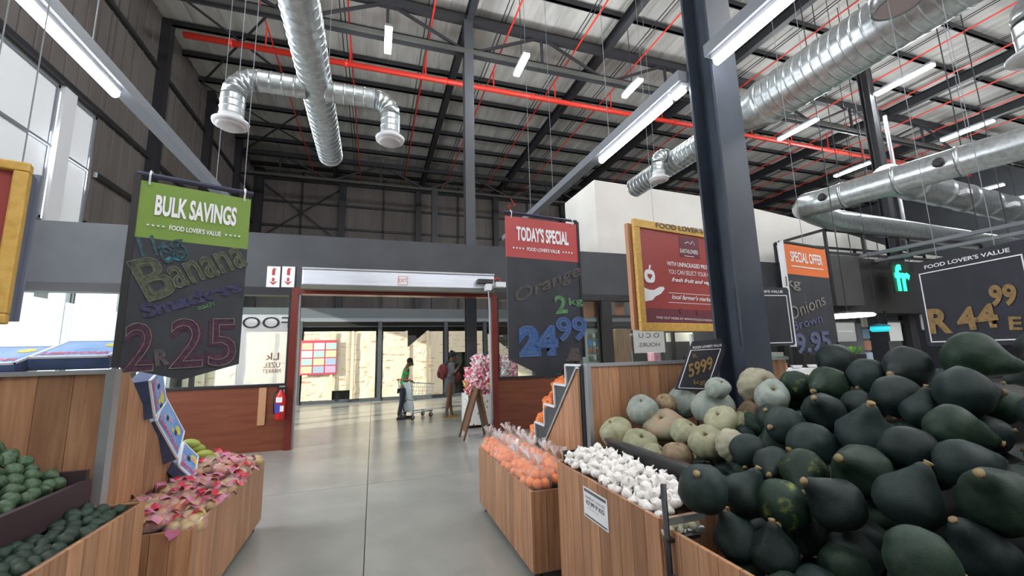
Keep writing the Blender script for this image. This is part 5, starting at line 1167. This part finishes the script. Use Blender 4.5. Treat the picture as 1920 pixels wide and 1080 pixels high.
# bags of oranges in the right trough
OR = mat('orange_peel', (.72, .14, .02), .4, col2=(.78, .26, .06), scale=4, bump=.1, bscale=40, rnd=.12); BF = film('bag_film', (1, .88, .8), .12, .1); BT = film('bag_tail', (.85, .8, .85), .4, .15)
of = MB().ball((0, 0, 0), .037, n=12, k=9).mesh('orange', OR, True)
rb = random.Random(9)
def bag_mesh(seed):
    mb = MB().lathe(smooth_prof([(-.1, 0), (-.1, .06), (-.06, .1), (0, .108), (.05, .09), (.085, .045), (.105, .018), (.12, .02), (.15, .045), (.185, .065)], 2)[:-1], n=20, fn=lambda th, z: 1+(.07+.35*max(0, z-.1)*8)*noise.noise(Vector((math.cos(th)*2, math.sin(th)*2, z*20+seed))))
    mb.f = [f for f in mb.f if len(f) < 7]; return mb
BMS = [bag_mesh(k*2.2).mesh('bag_film', BF, True) for k in range(3)]
for j in range(11):
    for i in range(2):
        y = 3.1+j*.135; x = 1.20+i*.19; t = thing('bag_of_oranges', 'clear plastic bag of oranges, %s from the near end of the right trough, %s' % (ORD[j], ('aisle side', 'inner side')[i]), 'bag', (x+rb.uniform(-.01, .01), y, .66+.02*i+rb.uniform(0, .02)), 'bagged oranges in the right trough', local=True)
        t.rotation_euler = (rb.uniform(-.4, .2), rb.uniform(-.3, .3), rb.uniform(0, 6))
        inst('bag_film', BMS[j % 3], t, (0, 0, 0), scale=(1, 1, 1))
        for a_ in range(6): inst('orange', of, t, (.057*math.cos(a_*PI/3+j), .057*math.sin(a_*PI/3+j), -.035+.012*(a_ % 2)))
        for a_ in range(4): inst('orange', of, t, (.038*math.cos(a_*PI/2+.5+j), .038*math.sin(a_*PI/2+.5+j), .028))
        fm = MB()
        for a_ in range(5):
            th = a_*1.25+j; fm.add([(0, 0, .11), (.05*math.cos(th), .05*math.sin(th), .19), (.06*math.cos(th+.7), .06*math.sin(th+.7), .175)], [(0, 1, 2)])
        fm.build('tied_top', BT, t, True)
# net bags of oranges on the steps
ON = mat('orange_net', (.75, .13, .02), .45, col2=(.85, .28, .05), scale=30, bump=.5, bscale=60)
k = 0
for (y, z) in ((3.99, 1.17), (4.2, .99), (4.42, .80), (4.62, .66)):
    for i in range(4):
        x = 1.83+i*.2
        t = thing('net_bag_of_oranges', 'orange net bag of oranges on the %s step down, %s from the aisle' % (ORD[k], ORD[i]), 'net bag', (x+rb.uniform(-.02, .02), y, z+.085), 'net bags on the stepped stand', local=True)
        t.rotation_euler = (0, 0, rb.uniform(0, 6))
        lump(MB().lathe(smooth_prof([(-.085, 0), (-.085, .06), (-.04, .1), (.03, .1), (.07, .065), (.09, .025), (.105, .03)], 3), n=24, fn=lambda th, z: 1+.09*math.cos(th*5+z*40)), .35, 16, i*3.1+k).build('net', ON, t, True)
        for a_ in range(5): inst('orange', of, t, (.066*math.cos(a_*1.26), .066*math.sin(a_*1.26), -.02+.03*(a_ % 2)))
    k += 1

# ================================================================= RIGHT BACKGROUND
KB = mat('kiosk_dark', (.022, .02, .02), .6); RG = mat('rail_grey', (.055, .055, .06), .5)
kk = thing('service_kiosk', 'dark service counter canopy with railings, behind the green neon letters', 'kiosk', (14, 8, 0))
MB().box(11.2, 17.5, 7.6, 8.7, 2.45, 3.95).build('canopy', KB, kk); MB().box(10.9, 12.0, 7.3, 7.5, 2.6, 3.9).build('hanging_panel', mat('smoke_panel', (.07, .07, .07), .3), kk)
for z in (3.95, 4.55):
    MB().bar((10.9, 7.3, z), (17.6, 7.3, z), .06, .06).build('rail', M['steel_black'], kk); MB().bar((10.9, 7.3, z), (10.9, 8.7, z), .06, .06).build('rail', M['steel_black'], kk)
    MB().bar((10.9, 8.7, z), (17.6, 8.7, z), .06, .06).build('rail', M['steel_black'], kk)
for x in (10.9, 12.3, 14.2, 17.6):
    for y in (7.3, 8.7): MB().bar((x, y, 3.95 if x > 11 else 2.6), (x, y, 4.55), .06, .06).build('rail_post', M['steel_black'], kk)
for x in (11.3, 17.4): MB().bar((x, 8.5, 0), (x, 8.5, 2.45), .12, .12).build('leg', M['steel_black'], kk)
for Xd, y_, lab in ((12.1, 4.8, 'long grey cable rail running overhead toward the kiosk, left one'), (13.2, 4.8, 'long grey cable rail running overhead toward the kiosk, right one')):
    t = thing('cable_rail', lab, 'rail', (Xd, 4, 3.9)); MB().bar((Xd, 1.5, 3.9), (Xd, 9, 3.9), .12, .08).build('tray', M['beam_grey'], t)
    for y in (2.5, 5, 7.5): MB().tube([(Xd, y, 3.9), (Xd, y, ZR)], .012, 5).build('hanger', M['steel_dark'], t)
# green neon letters
NG = emit('neon_green', (.02, 1, .42), 3.5); c_ = at(1691, 521, Y=7.2)
nt_ = thing('neon_letters', 'glowing green neon letters hanging at right', 'neon sign', c_, local=True)
text(nt_, 'fr', 0, 0, .72, NG, .62, y=-.02, bold=.03, name='neon_letters'); MB().box(-.36, .36, .0, .03, -.4, .4).build('backing', mat('neon_back', (.0, .03, .015), .6), nt_)
for x in (-.25, .25): MB().tube([(x, .02, .38), (x, .02, ZR-c_.z)], .012, 5).build('hanger', M['steel_dark'], nt_)
# oval pendant
c_ = at(1590, 595, Y=5.6); t = thing('pendant_lamp', 'wide flat white glowing pendant lamp below the dark canopy', 'lamp', c_)
MB().lathe([(0, .01), (.0, .40), (.03, .42), (.06, .38)], c_, 32).build('glow_disc', emit('pendant_glow', (.9, 1, .98), 4), t, True); MB().lathe([(.06, .38), (.1, .2), (.12, .02)], c_, 32).build('shade', M['black'], t, True)
MB().tube([c_+Vector((0, 0, .1)), Vector((c_.x, c_.y, ZR))], .01, 5).build('cord', M['black'], t)
# back shelving, boards and counters beyond
struct(MB().box(8.9, 30, 11.4, 11.6, 0, 3.6).build('wall_shop_rear', mat('rear_dark', (.02, .022, .03), .7)))
def box_px(name, lab, cat, px0, py0, px1, py1, Y, dep, m_, group=None, extra=None, to_floor=False):
    a = at(px0, py0, Y=Y); b = at(px1, py1, Y=Y); t = thing(name, lab, cat, ((a.x+b.x)/2, Y, min(a.z, b.z)), group)
    MB().box(min(a.x, b.x), max(a.x, b.x), Y, Y+dep, 0 if to_floor else min(a.z, b.z), max(a.z, b.z)).build('body', m_, t, bevel=.005); return t, a, b
WB = mat('menu_board', (.5, .5, .48), .5)
t, a, b = box_px('menu_board', 'pale menu board under the pendant lamp, left one', 'board', 1562, 604, 1607, 640, 7.5, .05, WB); MB().box(a.x-.03, b.x+.03, 7.47, 7.5, a.z, a.z+.04).build('top_rail', M['black'], t); MB().box(a.x+.1, b.x-.1, 7.49, 7.5, (a.z+b.z)/2, (a.z+b.z)/2+.02).build('printed_line', M['white'], t); MB().box(a.x-.03, a.x, 7.5, 7.55, b.z, 2.5).build('hanging_strap', M['black'], t); MB().box(b.x, b.x+.03, 7.5, 7.55, b.z, 2.5).build('hanging_strap', M['black'], t)
t, a, b = box_px('menu_board', 'pale menu board right of the blue lamp', 'board', 1664, 604, 1694, 639, 7.5, .05, WB); MB().box(a.x-.03, b.x+.03, 7.47, 7.5, a.z, a.z+.04).build('top_rail', M['black'], t); MB().box(a.x-.03, a.x, 7.5, 7.55, b.z, 2.5).build('hanging_strap', M['black'], t)
t, a, b = box_px('fridge', 'tall glass-fronted fridge with pale shelves behind the squash pile', 'fridge', 1612, 606, 1640, 700, 8.8, .7, M['beam_grey'], to_floor=True)
for k in range(4): MB().box(a.x+.05, b.x-.05, 8.74, 8.8, 1.1+.35*k, 1.38+.35*k).build('shelf_goods', mat('goods%d' % k, ((.5, .6, .7), (.6, .3, .2), (.3, .45, .6), (.6, .6, .5))[k], .5), t)
t, a, b = box_px('fridge', 'narrow pale fridge door at the left of the large chalkboard', 'fridge', 1709, 600, 1722, 690, 8.8, .7, mat('fridge_pale', (.35, .37, .36), .4), to_floor=True); MB().box(a.x+.03, a.x+.05, 8.72, 8.8, 1.2, 1.9).build('handle', M['steel_trim'], t)
c_ = at(1650, 618, Y=7.0); t = thing('pendant_lamp', 'small turquoise glowing pendant lamp between the two menu boards', 'lamp', c_)
MB().lathe([(-.05, .02), (-.05, .16), (.0, .2), (.08, .18)], c_, 20).build('glow_shade', emit('turq', (.02, .45, .5), 1.1), t, True); MB().lathe([(.08, .22), (.12, .16), (.15, .02)], c_, 20).build('cap', mat('turq_cap', (.02, .15, .2), .5), t, True); MB().tube([c_+Vector((0, 0, .14)), Vector((c_.x, c_.y, ZR))], .008, 5).build('cord', M['black'], t)
# leafy greens in a rack
lg = thing('greens_rack', 'rack of bright leafy greens behind the squash pile', 'rack', at(1590, 650, Y=6.6)); c_ = at(1588, 655, Y=6.6)
MB().box(c_.x-.6, c_.x+.6, 6.6, 7.1, 0, c_.z-.12).build('shelf', M['black'], lg)
mb = MB(); 
for k in range(120):
    x = c_.x+rk.uniform(-.55, .55); y = 6.65+rk.uniform(0, .35); a_ = rk.uniform(0, 6); l_ = rk.uniform(.1, .2); z = c_.z-.12
    mb.add([(x, y, z), (x+l_*.4*math.cos(a_), y+l_*.4*math.sin(a_)-.02, z+l_), (x+l_*.7*math.cos(a_+.4), y+l_*.7*math.sin(a_+.4), z+l_*.9), (x+l_*.4*math.cos(a_+.8), y+l_*.4*math.sin(a_+.8), z+l_*.35)], [(0, 1, 2, 3)])
stuff(mb.build('leaves', mat('leaf_green', (.10, .32, .03), .5, col2=(.2, .45, .06), scale=8), lg))
t, a, b = box_px('counter', 'small timber counter with a green crate just right of the big column', 'counter', 1447, 682, 1481, 720, 5.0, .5, M['wood'], to_floor=True)
t2, a2_, b2_ = box_px('crate', 'green plastic crate on the small timber counter', 'crate', 1447, 668, 1474, 682, 5.05, .3, mat('crate_green', (.02, .3, .12), .5)); MB().box(a2_.x+.03, b2_.x-.03, 5.05, 5.35, a2_.z, a2_.z+.06).build('contents', mat('cont', (.25, .25, .22), .7), t2)
t, a, b = box_px('table', 'white-topped table with small pale dishes beyond the squash pile', 'table', 1481, 693, 1541, 699, 4.9, .5, M['white'])
for x in (a.x+.06, b.x-.06): MB().bar((x, 5.1, 0), (x, 5.1, b.z), .05, .05).build('leg', M['black'], t)
for k, (px, lab) in enumerate(((1494, 'small white dish at the left end of the white table'), (1525, 'small white dish at the right end of the white table'))):
    q = at(px, 690, Y=5.0); tag(MB().lathe([(0, .03), (.005, .06), (.05, .085), (.052, .075), (.01, .05)], (q.x, q.y, max(a.z, b.z)+.003), 16).build('dish', M['white'], None, True), lab, 'dish', 'dishes on the white table')
q = at(1519, 706, Y=4.6); t = thing('price_card', 'white pointed price card among the topmost squash', 'sign', q); MB().prism([(q.x-.1, q.y, q.z+.05), (q.x+.1, q.y, q.z+.05), (q.x+.07, q.y, q.z), (q.x, q.y, q.z-.07), (q.x-.07, q.y, q.z)], (0, .008, 0)).build('card', mat('bright_card', (.9, .9, .9), .5), t); MB().tube([(q.x, q.y+.01, q.z), (q.x, q.y+.01, 0)], .006, 6).build('stick', M['steel_trim'], t)
# goods behind the shop windows right of the banner
OB = mat('orange_board', (.34, .11, .035), .6)
for k, (p0x, p1x) in enumerate(((1093, 1139), (1151, 1172))): box_px('sign_board', 'orange-brown board behind the window top, %s from the banner' % ORD[k], 'board', p0x, 545, p1x, 595, 9.055, .04, OB)
t, a, b = box_px('wall_cupboard', 'timber cupboard seen through the shop window left of the poster', 'cupboard', 1155, 617, 1188, 690, 9.6, .3, M['wood'], to_floor=True); MB().box(b.x-.06, b.x-.03, 9.56, 9.6, 1.3, 1.6).build('handle', M['steel_trim'], t)
sh_ = thing('goods_shelf', 'lit shelf of small mixed goods seen through the shop window by the banner', 'shelf', (5, 9.9, 0))
a = at(1100, 616, Y=9.9); b = at(1143, 676, Y=9.9)
MB().box(a.x, b.x, 9.9, 10.2, 0, a.z).build('cabinet', mat('shelf_pale', (.3, .36, .34), .5), sh_)
cc = ((.1, .12, .1), (.6, .6, .55), (.35, .1, .06), (.5, .55, .5), (.05, .25, .6), (.3, .3, .3))
for i in range(5):
    for j in range(4): x = a.x+.03+(b.x-a.x-.1)*i/5; MB().box(x, x+.08, 9.84, 9.9, b.z+.02+.19*j, b.z+.12+.03*((i+j) % 3)+.19*j).build('goods', mat('gd%d%d' % (i, j), cc[(i*3+j*2) % 6], .5), sh_)
t, a, b = box_px('shop_display', 'pink and white packed goods seen through the window under the poster', 'display', 1226, 660, 1241, 690, 9.8, .3, mat('pinkgoods', (.5, .15, .25), .5, col2=(.6, .4, .45), scale=8)); MB().box(a.x, b.x, 9.8, 10.1, 0, b.z).build('shelf', M['black'], t)
t, a, b = box_px('light_panel', 'bright white wall panel behind the window under the poster', 'panel', 1252, 624, 1300, 640, 10.5, .1, M['whitewall']); MB().box(a.x, b.x, 10.5, 10.6, 0, b.z).build('dark_lower_panel', M['black'], t)
t, a, b = box_px('light_panel', 'narrow white upright behind the window under the poster', 'panel', 1296, 626, 1302, 650, 9.9, .1, M['white'], to_floor=True)
# warm and cold lamps of the shops behind
for x, y, z, e_, c_ in ((6.5, 10.2, 2.7, 70, (1, .95, .85)), (10, 10.2, 2.7, 60, (1, .9, .8)), (13.5, 6.6, 2.3, 12, (.85, .95, 1))):
    d = bpy.data.lights.new('shop_ceiling_light', 'AREA'); d.shape = 'RECTANGLE'; d.size = 1.6; d.size_y = .3; d.energy = e_; d.color = c_
    o = bpy.data.objects.new('shop_ceiling_light', d); COL.objects.link(o); o.location = (x, y, z)
